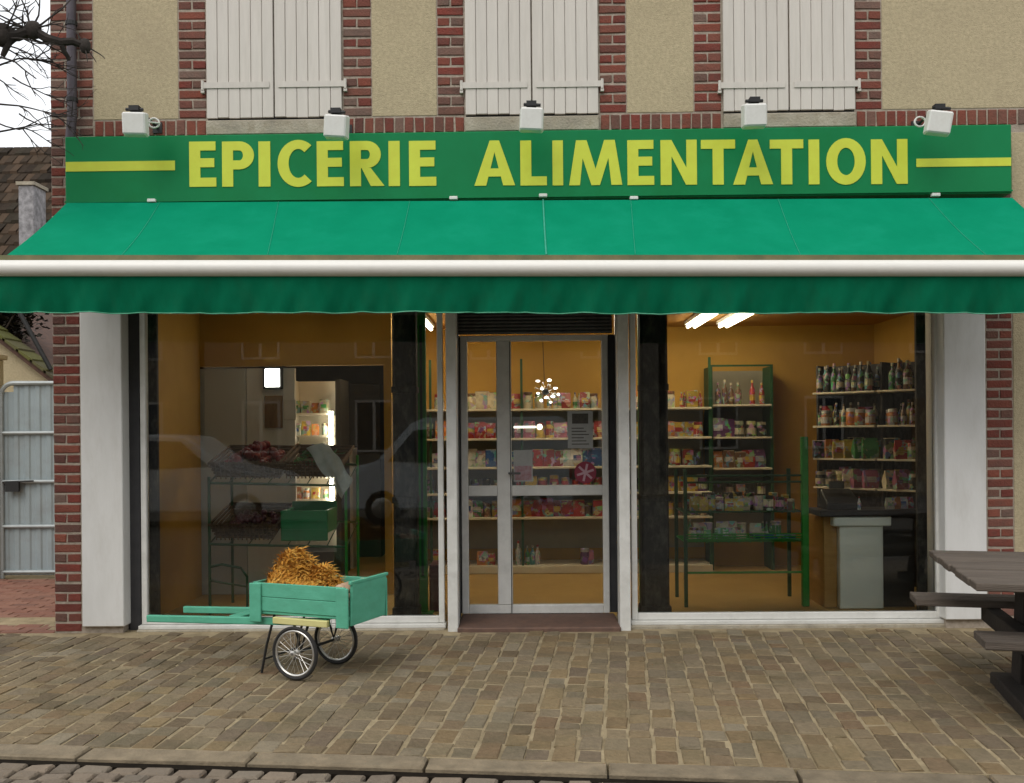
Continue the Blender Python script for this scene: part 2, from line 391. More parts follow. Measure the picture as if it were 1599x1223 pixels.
# bricks
random.seed(21)
CO = .0735
bv = []
def brick_mesh(l_, h_, c=.005, jit=.003, seed=0):
    v_, f_ = chamfer_top(l_, h_, .02, c, jit, seed)
    me = bpy.data.meshes.new('brick'); me.from_pydata([(x, -z, y) for x, y, z in v_], [], [f[::-1] for f in f_]); me.materials.append(m_brick)
    return me
LEN = {}
def brick(x0, x1, z0, z1):
    l_, h_ = round((x1-x0)-.012, 3), round((z1-z0)-.017, 3); key = (l_, h_)
    if key not in LEN: LEN[key] = [brick_mesh(l_, h_, seed=hash(key) % 1000+i) for i in range(3)]
    piece('brick', random.choice(LEN[key]), m_brick, bld, ((x0+x1)/2, random.uniform(-.003,.003), (z0+z1)/2), (0, random.uniform(-.006,.006), 0))
def strip(x0, x1, z0, z1, pattern):
    n = max(1, round((z1-z0)/CO)); h_ = (z1-z0)/n
    for i in range(n):
        z = z0+h_*i; cuts = pattern[i % len(pattern)]
        xs = [x0]+[x0+(x1-x0)*c for c in cuts]+[x1]
        for a, b in zip(xs[:-1], xs[1:]): brick(a, b, z, z+h_)
zvis = PZ(-22, 0)
for (a, b) in ((278,322),(535,580),(682,725),(935,978),(1083,1127),(1335,1377)):
    strip(xp(a), xp(b), zSOLD_T, zvis, [[], [.5]])
strip(xL, xp(145), PZ(205, 0), zvis, [[.66], [.34]])
strip(xL, xC-.002, zBASE+.12, PZ(205, 0), [[], [.48]])
strip(xBR, xBR2, zBASE+.12, PZ(205, 0, 1560), [[], [.5]])
for (a, b) in ((145.5,321),(536,724.5),(936,1126.5),(1336,1620)):
    n = round((xp(b)-xp(a))/.0735); w_ = (xp(b)-xp(a))/n
    for i in range(n): brick(xp(a)+w_*i, xp(a)+w_*(i+1), zSOLD_B, zSOLD_T)
# brick frames above the visible courses stay wall; stone sills under the shutters
for (a, b) in ((322,535),(725,935),(1127,1335)):
    obj('sill_gap_shade', MB().box(xp(a)+.01, .001, zSOLD_T-.0215, xp(b)-.01, .012, zSOLD_T+.03), m_black, bld)  # black strip painting in the shaded gap below the shutter leaves
    obj('window_sill', MB().box(xp(a)+.004, -.035, zSOLD_B, xp(b)-.004, .02, zSOLD_T-.022), m_stone, bld, bevel=.006)
# shutters: two leaves of six boards per window
for wi, (a, b) in enumerate(((322,535),(725,935),(1127,1335))):
    x0, x1 = xp(a)+.006, xp(b)-.006; mid = (x0+x1)/2; z0 = zSOLD_T-.002; z1 = zvis+.15
    for s, (l0, l1) in enumerate(((x0, mid-.004), (mid+.004, x1))):
        sh = obj('shutter', MB().box(l0+.02, .0, z0+.02, l1-.02, .012, z1-.02), m_shut, bld)
        n = 6; wv = (l1-l0)/n
        for i in range(n):
            mb = MB().box(l0+wv*i+.0015, -.022, z0+random.uniform(-.004,.004), l0+wv*(i+1)-.0015, -.001, z1)
            obj('plank', mb, m_shut, sh, bevel=.0035)
        zs = PZ(134, 0, (a+b)/2)
        hx0, hx1 = (l0-.028, l1-.03) if s == 0 else (l0+.03, l1+.028)
        st = MB().box(hx0, -.030, zs-.022, hx1, -.0225, zs+.022)
        xk = hx0 if s == 0 else hx1
        st.lathe([(.011, zs-.035), (.011, zs+.035)], 8, (xk, -.026, 0)); st.box(xk-.012, -.03, zs-.055, xk+.012, .0, zs-.036)
        obj('hinge_strap', st, m_shut, sh)
# white cladding columns
for (a, b, vt, vb) in ((126,191,300,979),(1475,1540,300,968)):
    x0, x1 = PX(a, -.03), PX(b, -.03); zb = PZ(vb, -.03, (a+b)/2)
    mb = MB().box(x0, -.03, zb, x1, .34, zOPEN)
    obj('column_cladding', mb, m_white, bld, bevel=.006)
# downpipe at the corner
mb = MB(); xd = PX(112, -.06, 100)
mb.tube([(xd, -.06, zTOP), (xd, -.06, PZ(172, -.06)), (xd-.02, -.05, PZ(205, -.05)), (xd-.02, -.05, PZ(330, -.05))], .035, 10)
m_pipe = mat('zinc_pipe', (.10,.085,.095), (.06,.05,.06), .5, 6, metal=.3)
dp = obj('downpipe', mb, m_pipe, bld, smooth=True)
for v in (30, 150): obj('pipe_clip', MB().lathe([(.042, PZ(v, -.06)), (.042, PZ(v, -.06)+.03)], 12, (xd, -.06, 0)).box(xd-.05, -.05, PZ(v, -.06), xd-.03, .02, PZ(v, -.06)+.025), m_black, dp)
# ------------------------------------------------------------------ shop windows
GY = .12
def window(uL, uR, vb, name='shop_window'):
    u_ = (uL+uR)/2
    x0, x1 = PX(uL, GY-.03), PX(uR, GY-.03); zb = PZ(vb+6, GY-.03, u_); zt = zOPEN-.03
    fw = .042; fr = MB()
    fr.box(x0, GY-.03, zb, x0+fw, GY+.03, zt).box(x1-fw, GY-.03, zb, x1, GY+.03, zt)
    fr.box(x0+fw, GY-.031, zb, x1-fw, GY+.03, zb+.05).box(x0+fw, GY-.03, zt-.06, x1-fw, GY+.03, zt)
    wn = obj(name, fr, m_alu, bld, bevel=.004)
    obj('pane', MB().box(x0+fw-.005, GY, zb+.045, x1-fw+.005, GY+.006, zt-.05), m_glass, wn)
    pl = MB().box(x0-.02, GY-.09, zBASE, x1+.01, GY+.05, zb-.03)
    obj('plinth', pl, m_stone, bld, bevel=.008)
    sl = MB().box(x0-.01, GY-.075, zb-.0295, x1+.01, GY+.04, zb-.002)
    obj('sill_trim', sl, m_alu, bld, bevel=.003)
    return x0, x1, zb, zt
wl = window(219, 692, 968); wr = window(985, 1470, 961)
# posts either side of the entrance recess
DY = .56
zFL = -.0
for (a, b, vb) in ((697,713,988),(966,983,989)):
    x0, x1 = PX(a, -.02), PX(b, -.02)
    obj('door_post', MB().box(x0, -.02, PZ(vb, -.02, a), x1, GY+.04, zOPEN-.03), m_alu, bld, bevel=.005)
# dark shutter guides beside the windows
for (a, b) in ((191.5,218),(1471,1474.5)):
    obj('shutter_guide', MB().box(PX(a, 0)+(.0 if a < 500 else 0), GY-.02, zBASE, PX(b, GY-.02), GY+.06, zOPEN-.03), m_dalu, bld, bevel=.003)
# recess side panels, soffit, floor
m_tile = mat('step_tile', (.15,.085,.06), (.10,.06,.045), .7, 14, 6, .3, 50)
for (a, s) in ((706,-1),(975,1)):
    x = PX(a, .05)
    obj('recess_side', MB().box(x-.02, GY+.042, zBASE, x+.02, DY+.05, zOPEN-.03), m_dalu, bld)
    xs = x + (-.035*s if s > 0 else .035)
    obj('recess_trim', MB().box(min(x, xs)-.0, GY+.2, 0.0, max(x, xs)+.0, GY+.235, zOPEN-.04), m_shutslat, bld)
obj('door_step', MB().box(PX(712, 0)+.002, -.05, zBASE, PX(967, 0)-.002, DY-.035, -.004), m_tile, bld, bevel=.008)
# entrance: glazed door and side light in one frame
x0, x1 = PX(720, DY), PX(950, DY); zb = PZ(960, DY, 835); zt = PZ(524, DY, 835)
fr = MB(); y0, y1 = DY-.03, DY+.03
fr.box(x0, y0, zb, x0+.055, y1, zt).box(x1-.05, y0, zb, x1, y1, zt)
fr.box(x0+.055, y0, zt-.045, x1-.05, y1, zt).box(x0+.055, y0, zb, x1-.05, y1, zb+.085)
xm0, xm1 = PX(776, DY), PX(799, DY)
fr.box(xm0, y0-.004, zb+.085, xm1, y1, zt-.045)
zr0, zr1 = PZ(774, DY, 835), PZ(758, DY, 835)
fr.box(x0+.055, y0+.002, zr0, xm0, y1, zr1).box(xm1, y0+.002, zr0, x1-.05, y1, zr1)
door = obj('door', fr, m_alu, bld, bevel=.005)
for (a, b) in ((x0+.05, xm0+.005), (xm1-.005, x1-.045)):
    for (c, d) in ((zb+.08, zr0+.005), (zr1-.005, zt-.04)):
        obj('pane', MB().box(a, DY, c, b, DY+.006, d), m_glass, door)
hd = MB().tube([(xm1-.02, y0-.004, zr1+.1), (xm1-.02, y0-.05, zr1+.1), (xm1+.07, y0-.05, zr1+.1)], .009, 8)
obj('handle', hd, m_shutslat, door, smooth=True)
sj = MB().box(xm1-.012, y0-.008, zb+.02, xm1-.006, y0-.0035, zt-.05)
obj('door_gap', sj, m_black, door)
# rolled-down strip of the roller shutter over the door
zr = zt+.005; rs = obj('roller_shutter', MB().box(x0-.1, DY-.12, zt+.19, x1+.1, DY+.1, zOPEN-.04), m_shutslat, bld, bevel=.01)
for i in range(7):
    z = zr+i*.0275
    mb = MB(); pr = [(0,.001),(-.009,.006),(-.012,.015),(-.009,.024),(0,.029),(.006,.015)]
    n = len(pr); mb.add([(x0-.03, DY-.07+p, z+q) for p, q in pr]+[(x1+.03, DY-.07+p, z+q) for p, q in pr], [tuple(range(n)), tuple(range(2*n-1, n-1, -1))]+[(i_, i_+n, (i_+1) % n+n, (i_+1) % n) for i_ in range(n)])
    obj('slat', mb, m_shutslat, rs)
xd0, xd1 = PX(706, .05), PX(975, .05)
for (q0, q1, s0, s1) in ((xd0+.022, x0-.11, xd0+.022, x0-.002), (x1+.11, xd1-.022, x1+.002, xd1-.022)):
    if q1 > q0+.005: obj('recess_head', MB().box(q0, DY, zt+.001, q1, DY+.06, zOPEN-.04), m_dalu, bld)
    obj('door_jamb', MB().box(s0, DY-.01, -.02, s1, DY+.04, zt), m_dalu, bld)
obj('lintel', MB().box(xOL+.002, .0, zOPEN-.028, xOR-.002, .013, zOPEN+.1), m_dalu, bld)
obj('soffit', MB().box(xOL+.002, .36, zOPEN-.03, xOR-.002, DY+.2, zOPEN-.004).box(xOL+.002, .015, zOPEN-.029, xOR-.002, .355, zOPEN-.005), m_dalu, bld)

# ================================================================== FASCIA SIGN
SY = -.14
sx0, sx1 = PX(101.5, SY, 260), PX(1580, SY, 255); sz1 = PZ(204, SY, 840); sz0 = PZ(311, SY, 840)
sign = thing('shop_sign', 'long green fascia sign with yellow EPICERIE ALIMENTATION lettering above the awning', 'sign', ((sx0+sx1)/2, SY, sz0))
obj('board', MB().box(sx0, SY, sz0, sx1, .0, sz1), m_sign, sign, bevel=.006)
obj('bottom_trim', MB().box(sx0, SY-.012, sz0+.012, sx1, SY-.001, sz0+.024), m_sign, sign)
def stripe(ua, ub, va, vb):
    y = SY-.004
    a0, a1 = P(ua, va, y), P(ua, vb, y); b0, b1 = P(ub, va, y), P(ub, vb, y)
    zt_, zb_ = (a0.z+b0.z)/2, (a1.z+b1.z)/2
    obj('stripe', MB().box(a0.x, y, zb_, b0.x, SY-.0005, zt_), m_yel, sign)
stripe(102.5, 273, 252, 267); stripe(1431, 1579, 247, 260)
def arc_strip(cx, cy, ro, ri, a0, a1, n):
    """ring segment: ro, ri = (rx, ry); angles in degrees"""
    out = []
    for i in range(n):
        t0, t1 = R(a0+(a1-a0)*i/n), R(a0+(a1-a0)*(i+1)/n)
        out.append([(cx+ro[0]*math.cos(t0), cy+ro[1]*math.sin(t0)), (cx+ro[0]*math.cos(t1), cy+ro[1]*math.sin(t1)), (cx+ri[0]*math.cos(t1), cy+ri[1]*math.sin(t1)), (cx+ri[0]*math.cos(t0), cy+ri[1]*math.sin(t0))])
    return out
def glyph(ch, w_, h_):
    t = 17.2; k = 14.0                                   # stem and bar thickness, photo pixels
    if ch == 'I': return [[(0,0),(w_,0),(w_,h_),(0,h_)]]
    if ch == 'L': return [[(0,0),(w_,0),(w_,k),(t,k),(t,h_),(0,h_)]]
    if ch == 'T': return [[((w_-t)/2,0),((w_+t)/2,0),((w_+t)/2,h_-k),(w_,h_-k),(w_,h_),(0,h_),(0,h_-k),((w_-t)/2,h_-k)]]
    if ch == 'E':
        m = h_*.53; e = w_*.93
        return [[(0,0),(w_,0),(w_,k),(t,k),(t,m-k/2),(e,m-k/2),(e,m+k/2),(t,m+k/2),(t,h_-k),(w_*.98,h_-k),(w_*.98,h_),(0,h_)]]
    if ch == 'N': return [[(0,0),(t,0),(t,h_*.64),(w_-t,0),(w_,0),(w_,h_),(w_-t*.95,h_),(w_-t*.95,h_*.38),(t,h_),(0,h_)]]
    if ch == 'A':
        a = t*1.08; yi = h_*.74; ap = .115*w_
        xl = lambda y: a+(w_/2-a)*y/yi
        y1_, y2_ = h_*.20, h_*.38
        l = [(0,0),(a,0),(xl(y1_),y1_),(xl(y2_),y2_),(w_/2,yi),(w_/2,h_),(w_/2-ap,h_)]
        r_ = [(w_-x, y) for x, y in l][::-1]
        return [l, r_, [(xl(y1_),y1_),(w_-xl(y1_),y1_),(w_-xl(y2_),y2_),(xl(y2_),y2_)]]
    if ch == 'M':
        l = [(0,0),(t*.98,0),(w_*.258,h_*.60),(w_*.42,0),(w_/2,0),(w_/2,h_*.36),(w_*.335,h_),(w_*.135,h_)]
        return [l, [(w_-x, y) for x, y in l][::-1]]
    if ch == 'O': return arc_strip(w_/2, h_/2, (w_/2, h_/2), (w_/2-t*1.0, h_/2-k*1.08), 0, 360, 32)
    if ch == 'C': return arc_strip(w_*.60, h_/2, (w_*.60, h_/2), (w_*.60-t, h_/2-k), 50, 310, 26)
    if ch in 'PR':
        bh = h_*.62 if ch == 'P' else h_*.60; wb = w_ if ch == 'P' else w_*.90
        out = [[(0,0),(t,0),(t,h_),(0,h_)]]
        cy = h_-bh/2; ry = bh/2; xs = t+.30*(wb-t); rx = wb-xs
        out += [[(t,h_-k),(xs,h_-k),(xs,h_),(t,h_)], [(t,h_-bh),(xs,h_-bh),(xs,h_-bh+k),(t,h_-bh+k)]]
        out += arc_strip(xs, cy, (rx, ry), (max(rx-t, 3), ry-k), -90, 90, 14)
        if ch == 'R': out += [[(t+1,h_-bh-.01),(w_-t*1.25,0),(w_,0),(xs+6,h_-bh-.01)]]
        return out
LET = [('E',295.8,337.8),('P',347,397),('I',404,422.4),('C',433.7,487.5),('E',495,537),('R',546.6,600.5),('I',607,624.6),('E',639,681.4),
       ('A',740.7,804.4),('L',812.8,854),('I',863,879.5),('M',888.8,971.7),('E',980,1021.7),('N',1031.8,1088.5),('T',1095,1148.4),('A',1145,1207.3),('T',1202.6,1254.9),('I',1263,1279.8),('O',1290.5,1352.3),('N',1360.6,1417.6)]
for ch, ua, ub in LET:
    y = SY-.005; vb = 292-(ua-296)*4.5/1120; h_ = 70.3
    if ch in 'CO': vb += 1; h_ += 3
    base_ = P(ua, vb, y); spx = (P(ub, vb, y)-base_).length/(ub-ua)
    mb = MB()
    for poly in glyph(ch, ub-ua, h_):
        mb.prism([(base_.x+px*spx, base_.z+pz*spx) for px, pz in poly], y, SY-.0004)
    obj('letter', mb, m_yel, sign)
for u, v in ((236,313),(708,309),(848,305),(990,309),(1462,304)):
    p = P(u, v, SY-.03); obj('awning_clip', MB().box(p.x-.03, SY-.035, p.z-.012, p.x+.03, SY-.001, p.z+.012), m_lampw, sign, bevel=.004)

# ================================================================== AWNING
AYT, AYB = -.16, -.95
aw = thing('awning', 'green canvas shop awning with cream front bar and scalloped hanging valance', 'awning', (PX(840, -.5), 0, 2.4))
tl, tr = P(104, 317, AYT), P(1581, 309, AYT); bl, br = P(10, 399, AYB+.03), P(1688, 399, AYB+.03)
random.seed(3)
NX, NZ = 60, 10; vs = []; fs = []
for j in range(NZ+1):
    t = j/NZ
    for i in range(NX+1):
        s = i/NX; p = (tl.lerp(tr, s)).lerp(bl.lerp(br, s), t)
        sag = -.018*math.sin(math.pi*t)*(1+.4*math.sin(s*17))
        vs.append(p+Vector((0, 0, sag+.003*math.sin(s*55)*t)))
for j in range(NZ):
    for i in range(NX):
        a = j*(NX+1)+i; fs.append((a, a+1, a+NX+2, a+NX+1))
nv = len(vs); vs2 = vs+[p+Vector((0,.002,-.004)) for p in vs]
fs2 = fs+[tuple(i+nv for i in f[::-1]) for f in fs]
can = obj('canopy', MB().add(vs2, fs2), m_canvas, aw, smooth=True)
m_seam = mat('seam', (.05,.36,.25), (.03,.30,.19), .8, 30)
def seam(u0, u1, w_=.004):
    a = P(u0, 316, AYT); b = P(u1, 400, AYB+.03)
    s0 = (a.x-tl.x)/(tr.x-tl.x); s1 = (b.x-bl.x)/(br.x-bl.x); pts = []
    for j in range(NZ+1):
        t = j/NZ; s = s0+(s1-s0)*t; p = (tl.lerp(tr, s)).lerp(bl.lerp(br, s), t)
        pts.append(p+Vector((0, -.002, -.018*math.sin(math.pi*t)*(1+.4*math.sin(s*17))+.003*math.sin(s*55)*t+.003)))
    obj('seam', MB().tube(pts, w_, 6), m_seam, can)
seam(848, 853, .0055); 
for a, b in ((435,418),(985,992),(1215,1250),(1450,1540),(640,620),(250,190)): seam(a, b, .0012)
barA, barB = P(-8, 419, AYB), P(1700, 419, AYB)
def profile_bar(name, prof, m_, da=0):
    mb = MB(); n = len(prof); d = (barB-barA).normalized()
    A, B = barA-d*da, barB+d*da
    mb.add([A+Vector((0,y,z)) for y, z in prof]+[B+Vector((0,y,z)) for y, z in prof], [tuple(range(n)), tuple(range(2*n-1, n-1, -1))]+[(i, i+n, (i+1) % n+n, (i+1) % n) for i in range(n)])
    return obj(name, mb, m_, aw, smooth=True)
profile_bar('front_bar', [(.03,.052)]+[(.012-.062*math.sin(R(a_)), .054*math.cos(R(a_))) for a_ in range(10, 180, 10)]+[(.03,-.053)], m_cream)
profile_bar('bar_back', [(.006,.0535),(.012,.088),(.075,.094),(.085,.03),(.032,.02)], m_olive)
for e, d in ((barA, -1), (barB, 1)):
    obj('end_cap', MB().box(e.x+.001*d, AYB-.04, e.z-.058, e.x+.012*d, AYB+.05, e.z+.056), m_black, aw, bevel=.004)
# valance
NX2, NZ2 = 420, 8; vs = []; fs = []
for i in range(NX2+1):
    s = i/NX2; top = barA.lerp(barB, s)+Vector((0, .0, -.050)); x = top.x
    drop = .232+.007*abs(math.sin(x*math.pi/.355))**.8+.004*math.sin(x*2.1)
    for j in range(NZ2+1):
        t = j/NZ2
        wav = (.020*math.sin(x*9.1+1.3*math.sin(x*2.3))+.012*math.sin(x*21.0+2*t)+.006*math.sin(x*47+t*4))*t**1.2
        vs.append(top+Vector((0, wav+.01*t, -drop*t)))
for i in range(NX2):
    for j in range(NZ2):
        a = i*(NZ2+1)+j; fs.append((a, a+1, a+NZ2+2, a+NZ2+1))
nv = len(vs); vs2 = vs+[p+Vector((0,.003,0)) for p in vs]
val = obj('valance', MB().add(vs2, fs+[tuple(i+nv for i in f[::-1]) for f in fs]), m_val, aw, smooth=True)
pts = [vs[i*(NZ2+1)+NZ2]+Vector((0,.001,-.001)) for i in range(0, NX2+1)]
m_pip = mat('piping', (.12,.40,.26), (.04,.25,.14), .7, 9)
obj('piping', MB().tube(pts, .004, 5), m_pip, val)
for u in (330, 1330):
    a = P(u, 330, -.02); el_ = Vector((a.x+(.5 if u < 800 else -.5), -.48, a.z-.42)); e_ = Vector((a.x, AYB+.05, barA.z))
    obj('arm', MB().tube([(a.x, -.02, a.z-.1), el_, e_], .022, 8), m_cream, aw)

# ================================================================== SPOTLIGHTS over the sign
def spot(u, v, yaw, tilt, roll, label, coil=None):
    y = -.42; p = P(u, v, y); wy = -.02
    t = thing('spotlight', label, 'spotlight', (p.x, p.y, p.z), 0, 'white floodlights along the top of the shop sign')
    Mx = Matrix.Rotation(yaw, 3, 'Z') @ Matrix.Rotation(tilt, 3, 'X') @ Matrix.Rotation(roll, 3, 'Y')
    mb = MB().add([p+Mx @ Vector(q) for q in [(-.078,-.045,-.075),(.078,-.045,-.075),(.078,-.045,.075),(-.078,-.045,.075),(-.086,.045,-.085),(.086,.045,-.085),(.086,.045,.085),(-.086,.045,.085)]],
                  [(0,1,2,3),(7,6,5,4),(0,4,5,1),(1,5,6,2),(2,6,7,3),(3,7,4,0)])
    h = obj('housing', mb, m_lampw, t, bevel=.01)
    g_ = MB().add([p+Mx @ Vector((a, b, c)) for a in (-.07,.07) for b in (.0452,.049) for c in (-.068,.068)], [(0,1,3,2),(4,6,7,5),(0,4,5,1),(2,3,7,6),(0,2,6,4),(1,5,7,3)])
    obj('lens', g_, m_glass, h)
    br_ = MB().tube([p+Mx @ Vector((-.06,0,.1)), p+Mx @ Vector((.06,0,.1))], .012, 6); br_.box(p.x-.035, p.y-.03, p.z+.09, p.x+.035, p.y+.03, p.z+.125)
    obj('bracket', br_, m_black, t)
    obj('arm', MB().tube([(p.x+.005, p.y, p.z+.11), (p.x+.005, -.2, p.z+.115), (p.x+.005, .0, p.z+.10)], .010, 8).box(p.x-.03, -.012, p.z+.06, p.x+.04, .001, p.z+.14), m_black, t)
    if coil:
        c = P(u+coil, v-2, -.30); pts = []
        for k in range(34):
            a = k/33*2*math.pi*2.2; pts.append(c+Vector((math.cos(a)*.038, .012*k/33, math.sin(a)*.034)))
        pts = [p+Vector((.07 if coil > 0 else -.07, .02, .02))]+pts
        obj('cable_coil', MB().tube(pts, .006, 6), m_lampw, t)
spot(211,194,.1,.12,0,'white floodlight with cable loop above the yellow stripe before EPICERIE', 29)
spot(525,198,-.1,.12,.09,'white tilted floodlight above the second E of EPICERIE')
spot(830,187,0,.12,.05,'white floodlight above the first L of ALIMENTATION')
spot(1178,181,.05,.12,-.03,'white floodlight above the second A of ALIMENTATION, beneath a shutter')
spot(1466,192,-.15,.12,.16,'white floodlight with cable loop above the yellow stripe after ALIMENTATION', -29)
# ================================================================== SHOP INTERIOR
m_och = mat('ochre_wall', (.48,.275,.045), (.42,.235,.037), .8, 3, 5, .1, 40)
m_ceil = mat('ochre_ceiling', (.46,.24,.05), (.42,.21,.045), .85, 3, 5)
m_floor = mat('shop_floor', (.46,.29,.09), (.40,.25,.075), .45, 3, 6, .05, 30)
m_greyp = mat('cold_room_panel', (.50,.50,.47), (.46,.46,.43), .5, 2, 4)
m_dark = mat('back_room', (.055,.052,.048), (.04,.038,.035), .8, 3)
m_shelf = mat('shelf_cream', (.62,.56,.42), (.56,.50,.37), .5, 6)
m_back = mat('shelf_back', (.30,.27,.17), (.26,.23,.145), .6, 6)
m_green = mat('green_metal', (.025,.26,.03), (.018,.20,.022), .45, 8)
m_dgreen = mat('dark_green_wire', (.012,.07,.02), (.01,.05,.015), .5, 8)
m_col = mat('iron_column', (.034,.029,.024), (.014,.012,.011), .7, 16, 7, .5, 40, dirt=(.13,.115,.09), dscale=16, damt=.75, stretch=(1,1,.5))
IX0, IX1, IZ = xOL+.10, xOR+.62, 2.55
BY = 3.25; PY = 1.5; xPart = PX(606, PY)
struct('shop_floor', MB().box(IX0-.1, DY-.03, -.12, IX1+.1, 5.0, -.002).box(IX0-.1, GY+.06, -.12, PX(706, .05)-.025, DY-.031, -.003).box(PX(975, .05)+.025, GY+.06, -.12, IX1+.1, DY-.031, -.003), m_floor)
struct('shop_ceiling', MB().box(IX0-.1, DY+.21, IZ, IX1+.1, 5.0, IZ+.1).box(IX0-.1, GY+.07, IZ+.001, PX(706, .05)-.025, DY+.2, IZ+.1).box(PX(975, .05)+.025, GY+.07, IZ+.001, IX1+.1, DY+.2, IZ+.1), m_ceil)
struct('shop_wall_left', MB().box(IX0-.1, GY+.07, -.001, IX0, PY-.001, IZ), m_och)
struct('shop_wall_right', MB().box(IX1, GY+.07, -.001, IX1+.1, BY, IZ), m_och)
struct('shop_wall_back', MB().box(xPart+.06, BY, -.001, IX1+.1, BY+.1, IZ), m_och)
zo = PZ(571, PY, 450)
struct('partition_wall', MB().box(IX0-.1, PY, zo, xPart-.035, PY+.1, IZ).box(xPart-.035, PY, -.001, xPart+.035, BY+.1, IZ).box(IX0-.1, PY, -.001, PX(303, PY), PY+.1, zo-.001), m_och)
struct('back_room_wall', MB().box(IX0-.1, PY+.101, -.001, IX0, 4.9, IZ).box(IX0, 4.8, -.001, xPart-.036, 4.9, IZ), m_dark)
# cold room door, half filling the opening
px0, px1 = PX(305, PY+.05), PX(462, PY+.05)
cr_ = thing('cold_room_door', 'tall pale grey cold room door filling the ochre wall opening', 'door', ((px0+px1)/2, PY+.05, 0))
xm = PX(386, PY+.05)
obj('leaf', MB().box(px0, PY+.03, 0, xm-.004, PY+.08, zo-.02), m_greyp, cr_, bevel=.004)
obj('leaf', MB().box(xm+.004, PY+.03, 0, px1, PY+.08, zo-.02), m_white, cr_, bevel=.004)
obj('hinge', MB().box(px0+.02, PY+.02, .35, px0+.05, PY+.03, .47).box(px0+.02, PY+.02, 1.6, px0+.05, PY+.03, 1.72), m_black, cr_)
# lit sign box, wooden plaque and paper on it
def flat(name, u0, v0, u1, v1, y, th, m_, label, cat, group=None, bevel=.003):
    a = P(u0, v0, y); b = P(u1, v1, y); o = obj(name, MB().box(a.x, y, b.z, b.x, y+th, a.z), m_, None, bevel=bevel); return tag(o, label, cat, group)
m_lit = emit('lit_white', (1,.97,.88), 9)
a = P(413, 576, PY-.04); b = P(436, 604, PY-.04)
lb = thing('light_box', 'small glowing white light box on the wall beside the cold room', 'light box', (a.x, PY-.01, b.z))
obj('case', MB().box(a.x-.02, PY-.02, b.z-.02, b.x+.02, PY+.029, a.z+.02), m_black, lb, bevel=.004)
obj('face', MB().box(a.x, PY-.03, b.z, b.x, PY-.0205, a.z), m_lit, lb, bevel=.003)
m_wood = mat('wood', (.24,.15,.07), (.17,.10,.05), .6, 6, 6, .2, 40, stretch=(8,8,1))
m_paper = mat('paper', (.62,.60,.56), (.55,.53,.50), .8, 8)
flat('wooden_plaque', 413, 618, 441, 668, PY+.006, .022, m_wood, 'narrow wooden plaque under the glowing light box', 'plaque')
flat('paper_notice', 443, 624, 462, 656, PY+.02, .009, m_paper, 'small pale paper notice beside the wooden plaque', 'notice')
# iron columns behind the glass, green posts
for (ua, ub, y, lab) in ((613,650,.24,'dark iron column between the fruit stand and the shop door'),(1001,1044,.24,'dark mottled iron column between the shop door and the green rack')):
    xa, xb = PX(ua, y), PX(ub, y)
    c_ = thing('iron_column', lab, 'column', ((xa+xb)/2, y+.1, 0), 0)
    obj('shaft', MB().box(xa, y, .0, xb, y+.16, 2.545), m_col, c_, bevel=.02)
    obj('foot', MB().box(xa-.012, y-.012, -.002, xb+.012, y+.172, .10), m_col, c_, bevel=.008)
    for zc in (.9, 1.75): obj('band', MB().box(xa-.006, y-.006, zc, xb+.006, y+.166, zc+.05), m_col, c_, bevel=.004)
for (u, y, lab) in ((659,.55,'slim green metal post beside the dark iron column near the fruit stand'),(1004,.62,'slim green metal post behind the mottled iron column')):
    x = PX(u, y); gp = thing('green_post', lab, 'post', (x, y, 0))
    obj('tube', MB().box(x-.036, y-.03, .012, x+.036, y+.03, 2.545), m_green, gp, bevel=.008); obj('foot_plate', MB().box(x-.08, y-.06, -.001, x+.08, y+.06, .0115), m_green, gp)
    if y < .6: obj('slot_strip', MB().box(x-.01, y-.034, .3, x+.01, y-.0301, 2.3), m_dgreen, gp)
for (ua, ub, lab) in ((231,246,'dark brown timber strip just inside the window by the ochre wall'),(1432,1447,'dark timber strip just inside the window by the counter')):
    o = obj('timber_strip', MB().box(PX(ua, .21), .21, .0, PX(ub, .21), .25, 2.54), m_col, None, bevel=.005); tag(o, lab, 'timber strip')
o = flat('red_crate', 670, 884, 688, 957, .62, .3, mat('dark_red', (.10,.008,.014), (.07,.006,.01), .5, 6), 'dark red plastic bin standing beside the entrance post', 'bin', bevel=.01)
o.location.z = -.001
# ceiling lamps
m_tube = emit('fluorescent', (1,.85,.60), 12.5)
m_fill_tube = emit('fill_tube', (1,.85,.60), 6); m_tube3 = emit('bright_tube', (1,.87,.64), 24)  # dim and bright tubes of the two added fill lamps
lamps = [(PX(1079, 2.75, 505), 1.5, 2.75), (PX(1129, 2.75, 505), 1.5, 2.75), (PX(605, 2.75, 505)+.05, 1.65, 2.75), (PX(668, 2.75, 505), 1.5, 2.75), (PX(870, 2.3), 1.3, 2.3), (-1.75, .40, .95)]  # last two are unseen lamps added to brighten the entrance and fruit stand
for i, (x, ya, yb) in enumerate(lamps):
    lab = ['fluorescent ceiling lamp over the green rack, beside the mottled iron column', 'fluorescent ceiling lamp over the green rack, on the side of the counter', 'fluorescent ceiling lamp beside the partition', 'fluorescent ceiling lamp near the slim green post','added unseen fill lamp inside the entrance door', 'added unseen fill lamp over the fruit stand'][i]
    t = thing('ceiling_lamp', lab, 'lamp', (x, (ya+yb)/2, IZ-.05), 0, 'fluorescent ceiling lamps')
    obj('batten', MB().box(x-.07, ya, IZ-.035, x+.07, yb, IZ-.0005), m_lampw, t, bevel=.004)
    for s in (-.035, .035): obj('tube', MB().tube([(x+s, ya+.02, IZ-.055), (x+s, yb-.02, IZ-.055)], .017, 8), m_fill_tube if i == 5 else (m_tube3 if i == 4 else m_tube), t)

